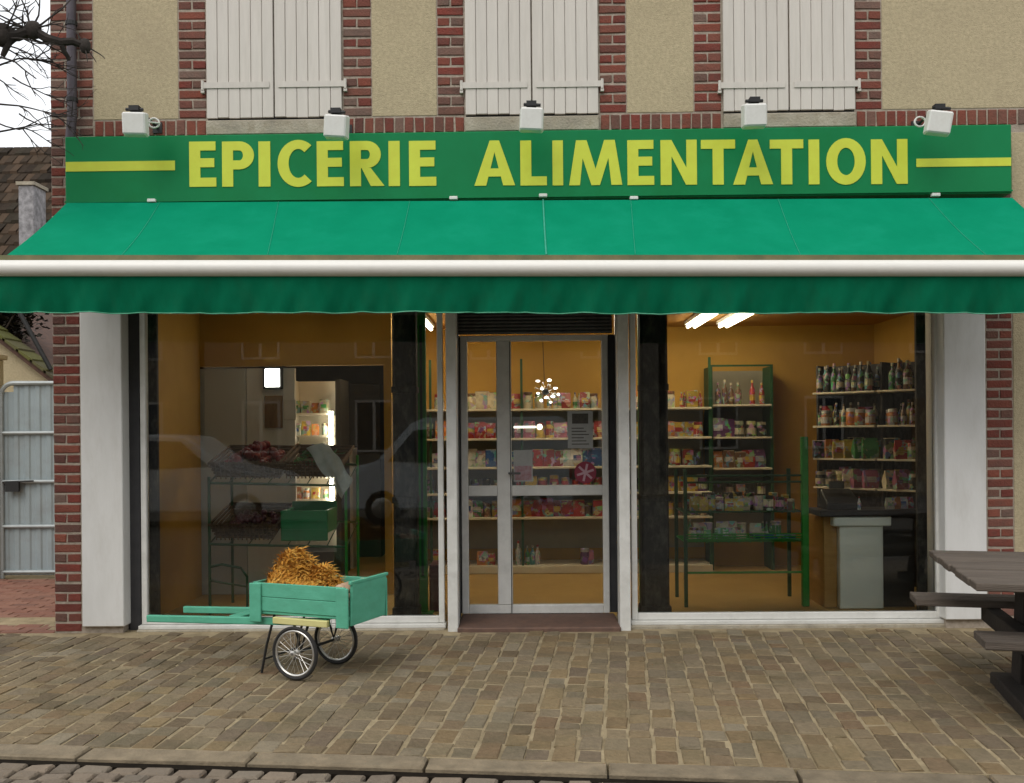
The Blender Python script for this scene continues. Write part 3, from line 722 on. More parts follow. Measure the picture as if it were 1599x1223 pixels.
# ------------------------------------------------------------------ goods
PCOL = {'red':(.36,.03,.025),'orange':(.50,.17,.03),'yellow':(.55,.38,.05),'cream':(.60,.52,.36),'white':(.62,.60,.56),'green':(.05,.22,.06),'blue':(.04,.10,.28),'pink':(.45,.14,.22),'brown':(.16,.08,.04),'purple':(.15,.05,.16),'dark':(.025,.025,.022),'teal':(.05,.25,.26)}
PM = {}
def pm(c):
    if c in PM: return PM[c]
    b = PCOL[c]; m = mat('goods_'+c, b, tuple(x*.6 for x in b), .4, 14, 3, rand=.3); t = m.node_tree; L = t.links.new; bs = t.nodes['Principled BSDF']
    src = bs.inputs['Base Color'].links[0].from_socket                    # printed bands and blotches, different on every pack
    oi = t.nodes.new('ShaderNodeObjectInfo'); tcn = t.nodes.new('ShaderNodeTexCoord'); vm = t.nodes.new('ShaderNodeVectorMath'); vm.operation = 'MULTIPLY_ADD'
    L(oi.outputs['Random'], vm.inputs[0]); vm.inputs[1].default_value = (71, 33, 57); L(tcn.outputs['Object'], vm.inputs[2])
    vo = t.nodes.new('ShaderNodeTexVoronoi'); vo.inputs['Scale'].default_value = 22; L(vm.outputs[0], vo.inputs['Vector'])
    hs_ = t.nodes.new('ShaderNodeHueSaturation'); hs_.inputs['Saturation'].default_value = .85; hs_.inputs['Value'].default_value = .55; L(vo.outputs['Color'], hs_.inputs['Color'])
    n_ = t.nodes.new('ShaderNodeTexNoise'); n_.inputs['Scale'].default_value = 17; L(vm.outputs[0], n_.inputs['Vector'])
    mr = t.nodes.new('ShaderNodeMapRange'); mr.inputs[1].default_value = .5; mr.inputs[2].default_value = .56; mr.inputs[4].default_value = .75; L(n_.outputs['Fac'], mr.inputs[0])
    mx_ = t.nodes.new('ShaderNodeMix'); mx_.data_type = 'RGBA'; L(mr.outputs[0], mx_.inputs[0]); L(src, mx_.inputs[6]); L(hs_.outputs[0], mx_.inputs[7]); L(mx_.outputs[2], bs.inputs['Base Color'])
    PM[c] = m; return m
GM = {}
def goods_mesh(kind, c):
    if (kind, c) in GM: return GM[kind, c]
    mb = MB()
    if kind == 'bottle': mb.lathe([(.034,0),(.037,.01),(.037,.16),(.030,.19),(.014,.22),(.012,.26),(.015,.262),(.015,.29),(.010,.292)], 10)
    elif kind == 'jar': mb.lathe([(.036,0),(.040,.008),(.040,.085),(.034,.10),(.037,.102),(.037,.125),(.030,.127)], 10)
    elif kind == 'can': mb.lathe([(.034,0),(.037,.004),(.035,.008),(.035,.10),(.037,.104),(.034,.11),(.032,.106)], 10)
    elif kind == 'box': mb.box(-.05,-.04,0,.05,.04,.15)
    elif kind == 'packet':
        mb.add([(-.05,-.025,0),(.05,-.025,0),(.05,.025,0),(-.05,.025,0),(-.054,-.035,.06),(.054,-.035,.06),(.054,.035,.06),(-.054,.035,.06),(-.05,-.004,.15),(.05,-.004,.15),(.05,.004,.15),(-.05,.004,.15)],
               [(0,3,2,1)]+[(a+k, a+(k+1) % 4, a+4+(k+1) % 4, a+4+k) for a in (0,4) for k in range(4)]+[(8,9,10,11)])
    elif kind == 'tray': mb.add([(-.08,-.05,0),(.08,-.05,0),(.08,.05,0),(-.08,.05,0),(-.09,-.06,.05),(.09,-.06,.05),(.09,.06,.05),(-.09,.06,.05)], [(0,3,2,1),(4,5,6,7)]+[(k,(k+1) % 4,4+(k+1) % 4,4+k) for k in range(4)])
    me = mb.mesh(kind, bevel=.004 if kind in ('box',) else 0, smooth=kind in ('bottle','jar','can')); me.materials.append(pm(c)); 
    if kind in ('bottle','jar','box','packet','can'):
        # a label band or cap in another colour
        me.materials.append(pm({'white':'red','cream':'brown','red':'yellow','yellow':'red','dark':'cream','green':'cream','blue':'white','orange':'white','pink':'white','brown':'cream','purple':'white','teal':'white'}[c]))
        for p in me.polygons:
            z = p.center.z
            if kind == 'bottle' and (z > .255 or (.05 < z < .12 and False)): p.material_index = 1
            if kind == 'jar' and z > .1: p.material_index = 1
            if kind in ('box','packet') and p.normal.z > .4: p.material_index = 1
            if kind == 'can' and z > .1: p.material_index = 0
    if kind == 'bottle':
        pass
    GM[kind, c] = me; return me
LB = {}
def label_mesh(kind, c):                       # paper label wrapped on the front of a bottle, can, box or packet
    k = ('l', kind, c)
    if k in LB: return LB[k]
    mb = MB(); r_ = {'bottle':.0378,'can':.0358,'jar':.0408}.get(kind)
    if r_:
        z0, z1 = {'bottle':(.05,.12),'can':(.03,.085),'jar':(.02,.07)}[kind]; n = 7; vs = []
        for z in (z0, z1):
            for i in range(n): a = math.pi*(1.0+i/(n-1)); vs.append((r_*math.cos(a), r_*math.sin(a), z))
        mb.add(vs, [(i, i+1, n+i+1, n+i) for i in range(n-1)])
    else:
        y_ = -.0425 if kind == 'box' else -.0365
        mb.add([(-.032, y_, .05), (.034, y_, .05), (.034, y_ if kind == 'box' else -.028, .095), (-.032, y_ if kind == 'box' else -.028, .095)], [(0,1,2,3)])
    me = mb.mesh('label', fix=False); me.materials.append(pm(c)); LB[k] = me; return me
NG = [0]
def good(kind, c, x, y, z, s, where, group, sx=1, lab=True):
    o = link(kind, goods_mesh(kind, c), None, None, (x, y, z)); o.scale = (s*sx*random.uniform(.85,1.1), s, s*random.uniform(.86,1.04)); o.rotation_euler = (0, 0, random.uniform(-.15,.15))
    cn = 'dark glass' if c == 'dark' else c
    tag(o, f'{cn} {kind} of groceries {where}', kind, f'{cn} {kind} goods {where}')
    if lab and kind != 'tray' and random.random() < .55:
        c2 = {'red':'yellow','yellow':'red','white':'blue','cream':'green','dark':'cream','blue':'white'}.get(c, 'white')
        l = link('label', label_mesh(kind, c2), None, o)
    NG[0] += 1
def fill(x0, x1, y, z, hmax, spec, where, group, step=.105, skip=.04, depth=.1):
    x = x0+step*.5; last = None; run = 0
    while x < x1-.03:
        if run <= 0: last = random.choice(spec); run = random.choice((1,1,2,2,3))
        run -= 1
        kind, c = last
        H = {'bottle':.292,'jar':.127,'can':.11,'box':.15,'packet':.15,'tray':.05}[kind]
        s = min(hmax/H*random.uniform(.82,.97), 1.35)
        vis = True
        p = inview(Vector((x, y, z+.05)))
        if p:
            u = p[0]
            vis = not (606 < u < 668 or 688 < u < 722 or 778 < u < 797 or 950 < u < 985 or 1002 < u < 1044)
        if vis and random.random() > skip: good(kind, c, x+random.uniform(-.008,.008), y+random.uniform(-.02,.02), z, s, where, group)
        x += step*(s if kind != 'tray' else 1.7)*random.uniform(.9,1.05)

# wall shelving behind the door
random.seed(31)
SYF = 2.72; SYB = BY-.01
def zs(v): return PZ(v, SYF, 840)
xs0, xs1 = xPart+.05, PX(1112, SYF)
su = thing('wall_shelving', 'long cream shelving full of groceries behind the glazed shop door', 'shelving', ((xs0+xs1)/2, (SYF+SYB)/2, 0))
obj('back_panel', MB().box(xs0, SYB-.02, .2, xs1, SYB, zs(640)), m_back, su)
LV = [(638,'the top shelf'),(684,'the second shelf'),(729,'the middle shelf'),(770,'the shelf at door rail height'),(808,'the long lower shelf'),(884,'the bottom shelf')]
shz = []
for v, nm in LV:
    z = zs(v); shz.append(z); th = .022 if v < 880 else .075
    obj('shelf', MB().box(xs0+.002, SYF, z-th, xs1-.002, SYB-.021, z), m_shelf, su, bevel=.003)
obj('plinth', MB().box(xs0+.01, SYF+.06, 0, xs1-.01, SYB-.03, shz[-1]-.0755), m_dark, su)
for u in (672, 815, 962, 1110):
    x = PX(u, SYF); obj('upright', MB().box(x-.012, SYF+.03, .0, x+.012, SYF+.06, zs(560)), m_dgreen, su)
S1 = [('bottle','red'),('jar','white'),('packet','cream'),('box','cream'),('packet','red'),('box','yellow'),('jar','cream'),('bottle','cream'),('packet','orange')]
S2 = [('can','green'),('packet','pink'),('jar','yellow'),('box','orange'),('packet','red'),('box','cream'),('packet','orange'),('jar','brown'),('box','yellow')]
S3 = [('packet','white'),('box','blue'),('jar','red'),('box','red'),('can','dark'),('packet','orange'),('can','red'),('box','yellow'),('jar','purple')]
S5 = [('packet','red'),('can','brown'),('box','red'),('packet','yellow'),('box','orange'),('packet','green'),('box','white'),('can','yellow')]
FY = SYF+.12
for (z, nm), spec, z2 in zip(zip(shz, [l[1] for l in LV]), (S1, S2, S3, S3, S5, None), shz[:0]+[shz[0]+.24]+shz[:-1]):
    if spec is None: continue
    hm = min(z2-z-.035, .2) if z2 > z else .18
    fill(xs0+.03, xs1-.04, FY, z, hm, spec, 'on '+nm+' behind the door', '', step=.088, skip=.03)
zb_ = shz[-1]
for u, kind, c, s in ((752,'packet','orange',1.0),(765,'packet','red',.9),(830,'bottle','teal',.75),(822,'bottle','green',.72),(838,'bottle','white',.74),(808,'bottle','white',.85),(912,'jar','purple',1.3),(918,'packet','pink',1.1),(680,'box','red',1.1)):
    x = PX(u, FY); good(kind, c, x, FY, zb_, s, 'on the bottom shelf behind the door', '')
# shelf rack on the same wall over the green gondola
rx0, rx1 = PX(1116, SYF), PX(1212, SYF)
rk = thing('wall_rack', 'tall grey backed shelf rack on the ochre wall above the green gondola', 'shelving', ((rx0+rx1)/2, (SYF+SYB)/2, 0))
m_rack = mat('rack_back', (.30,.27,.20), (.25,.225,.165), .6, 5)
obj('back_panel', MB().box(rx0, SYB-.02, .35, rx1, SYB, zs(578)), m_rack, rk)
for x in (rx0, rx1): obj('upright', MB().box(x-.014, SYF+.16, .0, x+.014, SYB-.021, zs(574)), m_dgreen, rk)
obj('top_rail', MB().box(rx0-.014, SYF+.16, zs(574)+.001, rx1+.014, SYF+.185, zs(571)), m_dgreen, rk)
RV = [(634,[('bottle','dark'),('bottle','red'),('bottle','brown'),('jar','pink')],.29,'the top shelf of the wall rack'),(685,[('packet','pink'),('bottle','dark'),('packet','purple'),('jar','dark'),('packet','red')],.22,'the second shelf of the wall rack'),(734,[('packet','orange'),('packet','red'),('box','brown'),('packet','purple')],.2,'the third shelf of the wall rack'),(782,[('box','red'),('box','orange'),('can','dark'),('jar','yellow')],.19,'the fourth shelf of the wall rack')]
for v, spec, hm, nm in RV:
    z = zs(v); obj('shelf', MB().box(rx0+.015, SYF+.1, z-.02, rx1-.015, SYB-.021, z), m_shelf, rk, bevel=.003)
    fill(rx0+.03, rx1-.02, SYF+.22, z, hm, spec, 'on '+nm, '', step=.088, skip=.02)
# items at the end of the long shelving seen through the window (u 1045-1110)
# green wire gondola
GX0, GX1 = PX(1062, 1.0), PX(1256, .75); GYa, GYb = .75, 1.25
gd = thing('green_gondola', 'low green wire display rack with tiers of groceries beside the counter', 'display rack', ((GX0+GX1)/2, 1.0, 0))
x = GX1; obj('post', MB().box(x-.028, GYa-.02, 0, x+.028, GYa+.03, PZ(682, GYa, 1255)), m_green, gd, bevel=.006)
for (x, y) in ((GX0, GYa), (GX0, GYb), (GX1, GYb)): obj('post', MB().box(x-.014, y-.014, 0, x+.014, y+.014, PZ(735, y)), m_dgreen, gd)
def zg(v): return PZ(v, GYa, 1160)
for v in (743, 753, 894):
    obj('rail', MB().tube([(GX0, GYa, zg(v)), (GX1, GYa, zg(v))], .010, 6), m_green if v == 894 else m_dgreen, gd)
for v, m_ in ((800, m_dgreen), (846, m_green)):
    z = zg(v); mb = MB()
    for k in range(8): yy = GYa+.02+(GYb-GYa-.04)*k/7; mb.tube([(GX0, yy, z), (GX1, yy, z)], .005, 5)
    for k in range(12): xx = GX0+(GX1-GX0)*k/11; mb.tube([(xx, GYa, z-.006), (xx, GYb, z-.006)], .004, 5)
    if v == 846:
        for dz in (.03, .06, .09): mb.tube([(GX0, GYa-.01, z+dz*.7), (GX1, GYa-.01, z+dz*.7)], .006, 5)
    obj('wire_tier', mb, m_, gd)
random.seed(8)
fill(GX0+.03, GX1-.05, 1.0, zg(846)+.006, .16, [('can','green'),('bottle','green'),('jar','yellow'),('packet','cream'),('can','cream')], 'on the lower tier of the green rack', '', step=.085)
fill(GX0+.03, GX1-.05, 1.02, zg(800)+.006, .15, [('box','brown'),('packet','brown'),('can','dark'),('jar','red'),('packet','dark')], 'on the upper tier of the green rack', '', step=.09, skip=.1)
fill(GX0+.05, GX1-.05, .86, zg(800)+.006, .13, [('can','red'),('packet','cream'),('jar','brown'),('can','dark'),('packet','yellow')], 'along the front of the upper tier of the green rack', '', step=.085, skip=.12)
fill(GX0+.03, PX(1172, .86), .86, zg(846)+.006, .11, [('can','green'),('jar','cream'),('packet','green'),('can','yellow')], 'along the front of the lower tier of the green rack', '', step=.08, skip=.05)
for u in (1186, 1206, 1224): good('tray', 'blue', PX(u, .86), .86, zg(846)+.006, .9, 'on the lower tier of the green rack', '')
# shelf unit along the side wall, full of bottles
random.seed(17)
ua_ = P(1266, 700, 2.15); ub_ = P(1436, 700, 1.35)
du = Vector((ub_.x-ua_.x, ub_.y-ua_.y, 0)); UL = du.length; UZ = math.atan2(du.y, du.x); du.normalize(); dn = Vector((-du.y, du.x, 0)); DP = .34
uo = Vector((ua_.x, ua_.y, 0))+du*UL/2+dn*DP/2
ru = thing('bottle_shelving', 'dark shelving crowded with bottles and packets behind the counter', 'shelving', uo, UZ)
obj('back_panel', MB().box(-UL/2, DP/2-.02, 0, UL/2, DP/2, 2.05), m_col, ru)
for x in (-UL/2+.012, UL*.12, UL/2-.012): obj('upright', MB().box(x-.01, -DP/2+.10, 0, x+.01, DP/2-.021, 2.05), m_col, ru)
ZZ = [(1.79,[('bottle','dark'),('bottle','dark'),('bottle','brown'),('bottle','green'),('bottle','dark')],.30,'the top shelf behind the counter'),(1.475,[('bottle','cream'),('jar','orange'),('bottle','dark'),('packet','red'),('bottle','yellow'),('bottle','brown')],.24,'the second shelf behind the counter'),(1.17,[('packet','orange'),('jar','cream'),('packet','green'),('packet','red'),('box','dark'),('packet','yellow'),('jar','dark')],.22,'the third shelf behind the counter'),(.90,[('packet','cream'),('jar','dark'),('packet','pink'),('box','dark'),('packet','orange'),('jar','brown')],.2,'the low shelf behind the counter')]
for z, spec, hm, nm in ZZ:
    obj('shelf', MB().box(-UL/2+.023, -DP/2, z-.018, UL*.12-.011, DP/2-.021, z), m_shelf, ru, bevel=.003); obj('shelf', MB().box(UL*.12+.011, -DP/2, z-.018, UL/2-.023, DP/2-.021, z), m_shelf, ru, bevel=.003)
    for row, yy in enumerate((-DP/2+.06, -DP/2+.17)):
        x = -UL/2+.07
        while x < UL/2-.05:
            kind, c = random.choice(spec); H = {'bottle':.292,'jar':.127,'can':.11,'box':.15,'packet':.15}[kind]; s = min(hm/H*random.uniform(.8,1), 1.25)
            if abs(x-UL*.12) > .055:
                p = uo+du*x+dn*(yy+random.uniform(-.015,.015)); good(kind, c, p.x, p.y, z, s, 'on '+nm, '')
            x += .085*max(s, .85)*random.uniform(.88,1.05)
# counter
cy = .62; m_cwhite = mat('counter_white', (.80,.84,.76), (.75,.79,.71), .5, 3)
m_cwood = mat('counter_wood', (.42,.24,.07), (.34,.19,.05), .5, 5, 6, .1, 40, stretch=(1,1,6))
ct = thing('shop_counter', 'small shop counter with black top, pale square pillar and wooden side', 'counter', (PX(1345, cy), cy+.3, 0))
za, zbk = PZ(806, cy, 1340), PZ(790, cy, 1340)
obj('pillar', MB().box(PX(1310, cy), cy, 0, PX(1378, cy), cy+.33, za-.08), m_cwhite, ct, bevel=.006)
obj('pillar_cap', MB().box(PX(1299, cy), cy-.03, za-.079, PX(1389, cy), cy+.36, za-.001), m_cwhite, ct, bevel=.008)
obj('side_panel', MB().box(PX(1283, cy+.1), cy+.06, 0, PX(1310, cy)-.003, cy+.62, za-.002), m_cwood, ct, bevel=.004)
obj('front_panel', MB().box(PX(1378, cy)+.003, cy+.08, 0, PX(1432, cy), cy+.12, za-.002), m_dark, ct)
obj('worktop', MB().box(PX(1277, cy), cy-.05, za, PX(1436, cy), cy+.30, za+.05), m_black, ct, bevel=.006)
# till and small things on the counter
tx = PX(1318, cy); zt_ = za+.05
tl_ = thing('cash_register', 'black cash register with sloped keypad on the shop counter', 'cash register', (tx, cy+.12, zt_))
mb = MB(); mb.add([(tx-.14,cy,zt_),(tx+.14,cy,zt_),(tx+.14,cy+.26,zt_),(tx-.14,cy+.26,zt_),(tx-.14,cy,zt_+.05),(tx+.14,cy,zt_+.05),(tx+.12,cy+.24,zt_+.16),(tx-.12,cy+.24,zt_+.16)], [(0,3,2,1),(4,5,6,7),(0,1,5,4),(1,2,6,5),(2,3,7,6),(3,0,4,7)])
obj('body', mb, m_black, tl_, bevel=.008)
obj('display', MB().box(tx-.06, cy+.19, zt_+.16, tx+.06, cy+.22, zt_+.22), m_dark, tl_, bevel=.004)
random.seed(4)
for i in range(4): good('packet', ['cream','orange','white','red'][i], PX(1385+i*12, cy+.1), cy+.05+.03*i, zt_, .7, 'on the black counter top', '')
good('bottle', 'white', PX(1340, cy), cy-.01, zt_, .36, 'on the black counter top beside the register', '')
# ------------------------------------------------------------------ lit refrigerated cabinet in the back room
fy = 2.6; fx0, fx1 = PX(452, fy), PX(524, fy); fz0, fz1 = .25, PZ(600, fy, 490)
fg = thing('lit_fridge', 'brightly lit open fridge with stacked shelves of dairy goods in the back room', 'fridge', ((fx0+fx1)/2, fy+.3, 0))
m_fr = mat('fridge_white', (.66,.60,.48), (.60,.54,.43), .5, 4)
obj('back_panel', MB().box(fx0, fy+.44, 0, fx1, fy+.5, fz1+.05), m_fr, fg)
obj('side_panel', MB().box(fx0-.03, fy, 0, fx0-.001, fy+.5, fz1+.05), m_fr, fg); obj('side_panel', MB().box(fx1+.001, fy, 0, fx1+.05, fy+.5, fz1+.05), m_dark, fg)
obj('base', MB().box(fx0, fy, 0, fx1, fy+.439, fz0), m_dark, fg)
xt = PX(517, fy)
obj('tube_lamp', MB().tube([(xt, fy+.02, PZ(815, fy)), (xt, fy+.02, PZ(640, fy))], .022, 8), emit('fridge_tube', (1,.90,.70), 30), fg)
zz = [PZ(v, fy, 490) for v in (645, 680, 711, 745, 780, 812)]
for z in zz: obj('shelf', MB().box(fx0, fy+.03, z-.02, xt-.03, fy+.439, z), m_fr, fg)
random.seed(9)
for i, z in enumerate(zz):
    x = fx0+.05
    while x < xt-.06:
        good(random.choice(('jar','packet','box')), random.choice(('cream','white','yellow','orange','cream')), x, fy+.12, z, random.uniform(.75,1.0), 'on a shelf of the lit fridge', ''); x += .095
# crates of dark stock in the back room
for i, (u0, v0, u1, v1, y) in enumerate(((528,700,552,760,3.2),(545,600,596,860,4.2))):
    flat('stock_locker', u0, v0, u1, PZ and 900, y, .3, m_dark if i else m_greyp, ['grey metal locker standing beside the lit fridge','dark locker at the far end of the back room'][i], 'locker')
# ------------------------------------------------------------------ fruit stand in the window
random.seed(12)
m_wick = mat('wicker', (.12,.075,.04), (.07,.042,.025), .8, 20, 5, .4, 60)
fxa, fxb = PX(338, .75), PX(548, .8); fya, fyb = .55, 1.1
fs_ = thing('fruit_stand', 'dark green metal fruit stand with two sloping trays behind the glass', 'fruit stand', ((fxa+fxb)/2, (fya+fyb)/2, 0))
def zf(v, y=.7): return PZ(v, y, 440)
z1, z2 = zf(752), zf(846)
for (x, y, zt_) in ((fxa, fya, z1+.05), (fxb, fya, z1+.02), (fxa+.02, fyb, z1+.2), (fxb, fyb, z1+.2)):
    obj('leg', MB().tube([(x, y, 0), (x, y, zt_)], .012, 8), m_dgreen if x < fxa+.3 else m_green, fs_, smooth=True)
mx_ = fxa+.30
obj('leg', MB().tube([(fxa, fya, .38), (fxa+.1, fya-.0, .40), (mx_-.05, fya, .37), (mx_, fya, .30), (mx_, fya, .0)], .010, 8), m_dgreen, fs_, smooth=True)
obj('brace', MB().tube([(fxa, fya, .27), (mx_, fya, .22)], .008, 6), m_dgreen, fs_)
for z in (z1, z2):
    mb = MB()
    c4 = [(fxa,fya,z),(fxb,fya,z-.03),(fxb,fyb,z+.12),(fxa,fyb,z+.15)]
    mb.tube(c4, .011, 6, closed=True)
    for k in range(1, 7):
        t = k/7; a = Vector(c4[0]).lerp(Vector(c4[1]), t); b = Vector(c4[3]).lerp(Vector(c4[2]), t); mb.tube([a, b], .005, 5)
    obj('tray_frame', mb, m_dgreen, fs_)
def basket(x0, x1, z, lab):
    t = thing('wicker_basket', lab, 'basket', ((x0+x1)/2, .82, z))
    y0, y1 = fya+.04, fyb-.04; sl = .15/(fyb-fya)
    mb = MB()
    for k in range(5):
        g_ = .012*k; zz_ = .025*k+.016
        pts = [(x0-g_, y0-g_, z+zz_+.03+sl*(y0-fya)), (x1+g_, y0-g_, z+zz_+.02+sl*(y0-fya)), (x1+g_, y1+g_, z+zz_+.02+sl*(y1-fya)), (x0-g_, y1+g_, z+zz_+.03+sl*(y1-fya))]
        mb.tube(pts, .014, 6, closed=True)
    obj('weave', mb, m_wick, t)
    obj('bottom', MB().add([(x0,y0,z+.036+sl*(y0-fya)),(x1,y0,z+.026+sl*(y0-fya)),(x1,y1,z+.026+sl*(y1-fya)),(x0,y1,z+.036+sl*(y1-fya)),(x0,y0,z+.046+sl*(y0-fya)),(x1,y0,z+.036+sl*(y0-fya)),(x1,y1,z+.036+sl*(y1-fya)),(x0,y1,z+.046+sl*(y1-fya))], [(0,3,2,1),(4,5,6,7),(0,1,5,4),(1,2,6,5),(2,3,7,6),(3,0,4,7)]), m_wick, t)
    st = MB()
    for k in range(14):
        x = x0+(x1-x0)*k/13; st.tube([(x, y0-.014, z+.03), (x, y0-.064, z+.17)], .006, 5)
    obj('stake', st, m_wick, t)
    return sl, y0, y1
bA = basket(fxa+.05, fxa+.56, z1, 'brown wicker basket heaped with dark red apples on the upper tray')
bB = basket(fxa+.62, fxb-.08, z1, 'brown wicker basket of green leaves on the upper tray')
bC = basket(fxa+.05, fxa+.50, z2, 'brown wicker basket of plums on the lower tray')
m_apple = mat('apple', (.20,.018,.015), (.12,.012,.012), .35, 10, rand=.3)
m_plum = mat('plum', (.10,.03,.035), (.06,.02,.022), .4, 10, rand=.3)
ap = MB().lathe([(.004,.010),(.02,.0),(.034,.012),(.04,.036),(.034,.060),(.018,.070),(.004,.062)], 10).mesh('apple', smooth=True); ap.materials.append(m_apple)
pl_ = MB().lathe([(.004,.002),(.018,.006),(.026,.024),(.026,.034),(.016,.052),(.004,.056)], 10).mesh('plum', smooth=True); pl_.materials.append(m_plum)
def heap(me, nm, x0, x1, zb, n, lab, grp, top, sl):
    for i in range(n):
        tx_ = random.random(); ty = random.random(); x = x0+(x1-x0)*tx_; y = fya+.10+(fyb-fya-.2)*ty
        hgt = top*max(0, 1-abs(tx_-.5)*1.8)*random.uniform(.2, 1)
        o = link(nm, me, None, None, (x, y, zb+.045+sl*(y-fya)+hgt)); o.rotation_euler = (random.uniform(-.5,.5), random.uniform(-.5,.5), random.uniform(0,6)); tag(o, lab, nm, grp)
heap(ap, 'apple', fxa+.10, fxa+.52, z1, 46, 'dark red apple heaped in the upper wicker basket', 'apples in the upper basket', .15, bA[0])
heap(pl_, 'plum', fxa+.09, fxa+.46, z2, 40, 'small dark plum in the lower wicker basket', 'plums in the lower basket', .08, bC[0])
# green plastic crate on the lower tray
cx0, cx1 = fxa+.56, fxa+.94
gc = thing('green_crate', 'green plastic crate standing on the lower tray of the fruit stand', 'crate', ((cx0+cx1)/2, .82, z2+.04))
m_gpl = mat('green_plastic', (.015,.20,.065), (.012,.16,.05), .4, 5)
za_, zb2 = z2+.015, z2+.26
obj('front_side', MB().box(cx0, .60, za_, cx1, .62, zb2), m_gpl, gc, bevel=.006); obj('back_side', MB().box(cx0, 1.0, za_+.13, cx1, 1.02, zb2+.05), m_gpl, gc, bevel=.006)
obj('end_side', MB().box(cx0, .621, za_+.06, cx0+.02, .999, zb2), m_gpl, gc, bevel=.006); obj('end_side', MB().box(cx1-.02, .621, za_+.06, cx1, .999, zb2), m_gpl, gc, bevel=.006)
obj('bottom', MB().add([(cx0+.021,.621,za_+.05),(cx1-.021,.621,za_+.05),(cx1-.021,.999,za_+.17),(cx0+.021,.999,za_+.17),(cx0+.021,.621,za_+.06),(cx1-.021,.621,za_+.06),(cx1-.021,.999,za_+.18),(cx0+.021,.999,za_+.18)], [(0,3,2,1),(4,5,6,7),(0,1,5,4),(1,2,6,5),(2,3,7,6),(3,0,4,7)]), m_gpl, gc)
for zr_ in (.08,.15,.22): obj('rib', MB().box(cx0+.01, .592, za_+zr_, cx1-.01, .5995, za_+zr_+.015), m_gpl, gc)
# leafy greens in the second basket
m_leaf = mat('leaf', (.045,.16,.03), (.025,.09,.02), .6, 12)
lf = MB()
for i in range(70):
    c = Vector((random.uniform(fxa+.66, fxb-.12), random.uniform(fya+.08, fyb-.1), z1+.13+random.uniform(0,.09))); a = random.uniform(0, 6.3); e = random.uniform(-.2,.9)
    d = Vector((math.cos(a)*math.cos(e), math.sin(a)*math.cos(e), math.sin(e)))*.075; s_ = Vector((-math.sin(a), math.cos(a), 0))*.028
    lf.add([c, c+d*.5+s_, c+d, c+d*.5-s_, c+d*.5+Vector((0,0,-.012))], [(0,4,1),(1,4,2),(2,4,3),(3,4,0)])
o = obj('lettuce_heap', lf, m_leaf); o['kind'] = 'stuff'; tag(o, 'loose heap of green salad leaves in the basket beside the plastic bag', 'salad')
# clear plastic bag hanging from the upper tray
m_bag = mat('plastic_bag', (.55,.57,.53), (.42,.45,.42), .3, 14, 5, .3, 30, trans=.35)
mb = MB(); NXb, NYb = 10, 14; vs = []
pa, pb = P(478, 700, fya-.05), P(512, 692, fya-.05); pc, pd = P(532, 777, fya-.10), P(552, 752, fya-.10)
for j in range(NYb+1):
    t = j/NYb
    for i in range(NXb+1):
        s = i/NXb; p = pa.lerp(pb, s).lerp(pc.lerp(pd, s), t); vs.append(p+Vector((0, -.025*math.sin(math.pi*s)-.02*math.sin(s*9+t*5)*(.4+t), .012*math.sin(t*11+s*3))))
fsb = [(j*(NXb+1)+i, j*(NXb+1)+i+1, (j+1)*(NXb+1)+i+1, (j+1)*(NXb+1)+i) for j in range(NYb) for i in range(NXb)]
nvb = len(vs); vs += [p+Vector((0,.02,0)) for p in vs]
o = obj('plastic_bag', mb.add(vs, fsb+[tuple(i+nvb for i in f[::-1]) for f in fsb]), m_bag, smooth=True); tag(o, 'crumpled clear plastic bag hanging off the fruit stand', 'bag')
# things fixed to the door glass
m_notice = mat('notice_paper', (.42,.42,.40), (.36,.36,.345), .7, 20)
def door_sheet(u0, v0, u1, v1, m_, name, lab, cat):
    y = DY-.004; a = P(u0, v0, y); b = P(u1, v1, y)
    t = thing(name, lab, cat, ((a.x+b.x)/2, y, b.z)); obj('sheet', MB().box(a.x, y-.002, b.z, b.x, y+.001, a.z), m_, t); return t, a, b
t, a, b = door_sheet(886, 642, 926, 700, m_notice, 'door_notice', 'grey printed notice with a dark picture stuck on the door glass', 'notice')
x_ = lambda s: a.x+(b.x-a.x)*s
z_ = lambda s: b.z+(a.z-b.z)*s
obj('print', MB().box(x_(.18), DY-.0072, z_(.66), x_(.82), DY-.0062, z_(.93)), mat('print_dark', (.10,.09,.07), (.06,.055,.05), .7, 40), t)
for k in range(6): obj('text_line', MB().box(x_(.16), DY-.0072, z_(.10+.085*k), x_(.84-.1*(k % 3)), DY-.0062, z_(.125+.085*k)), MATS['print_dark'], t)
m_pk = mat('pink_print', (.42,.33,.34), (.33,.15,.17), .7, 30, 3)
t, a, b = door_sheet(802, 703, 832, 752, m_notice, 'door_leaflet', 'small pale leaflet with pink lower half stuck on the door glass', 'leaflet')
obj('print', MB().box(a.x+.01, DY-.0072, b.z+.01, b.x-.01, DY-.0062, (a.z+b.z)/2), m_pk, t)
c = P(914, 738, DY-.005); t = thing('round_sticker', 'round pink and red sticker on the door glass above the rail', 'sticker', (c.x, DY-.005, c.z-.1))
obj('disc', MB().lathe([(.088, DY-.006), (.088, DY-.0035)], 28, (c.x, 0, c.z), 'y'), mat('sticker_red', (.30,.03,.06), (.22,.03,.05), .5, 20), t)
for k in range(3):
    a_ = k*math.pi/3+.3; mb = MB().bar((c.x-.07*math.cos(a_), DY-.0075-.001*k, c.z-.07*math.sin(a_)), (c.x+.07*math.cos(a_), DY-.0075-.001*k, c.z+.07*math.sin(a_)), .0008, .018, (0,-1,0) if False else (-math.sin(a_),0,math.cos(a_))); obj('petal', mb, mat('sticker_pink%d' % k, (.55,.36,.40), (.50,.30,.34), .5, 20), t)
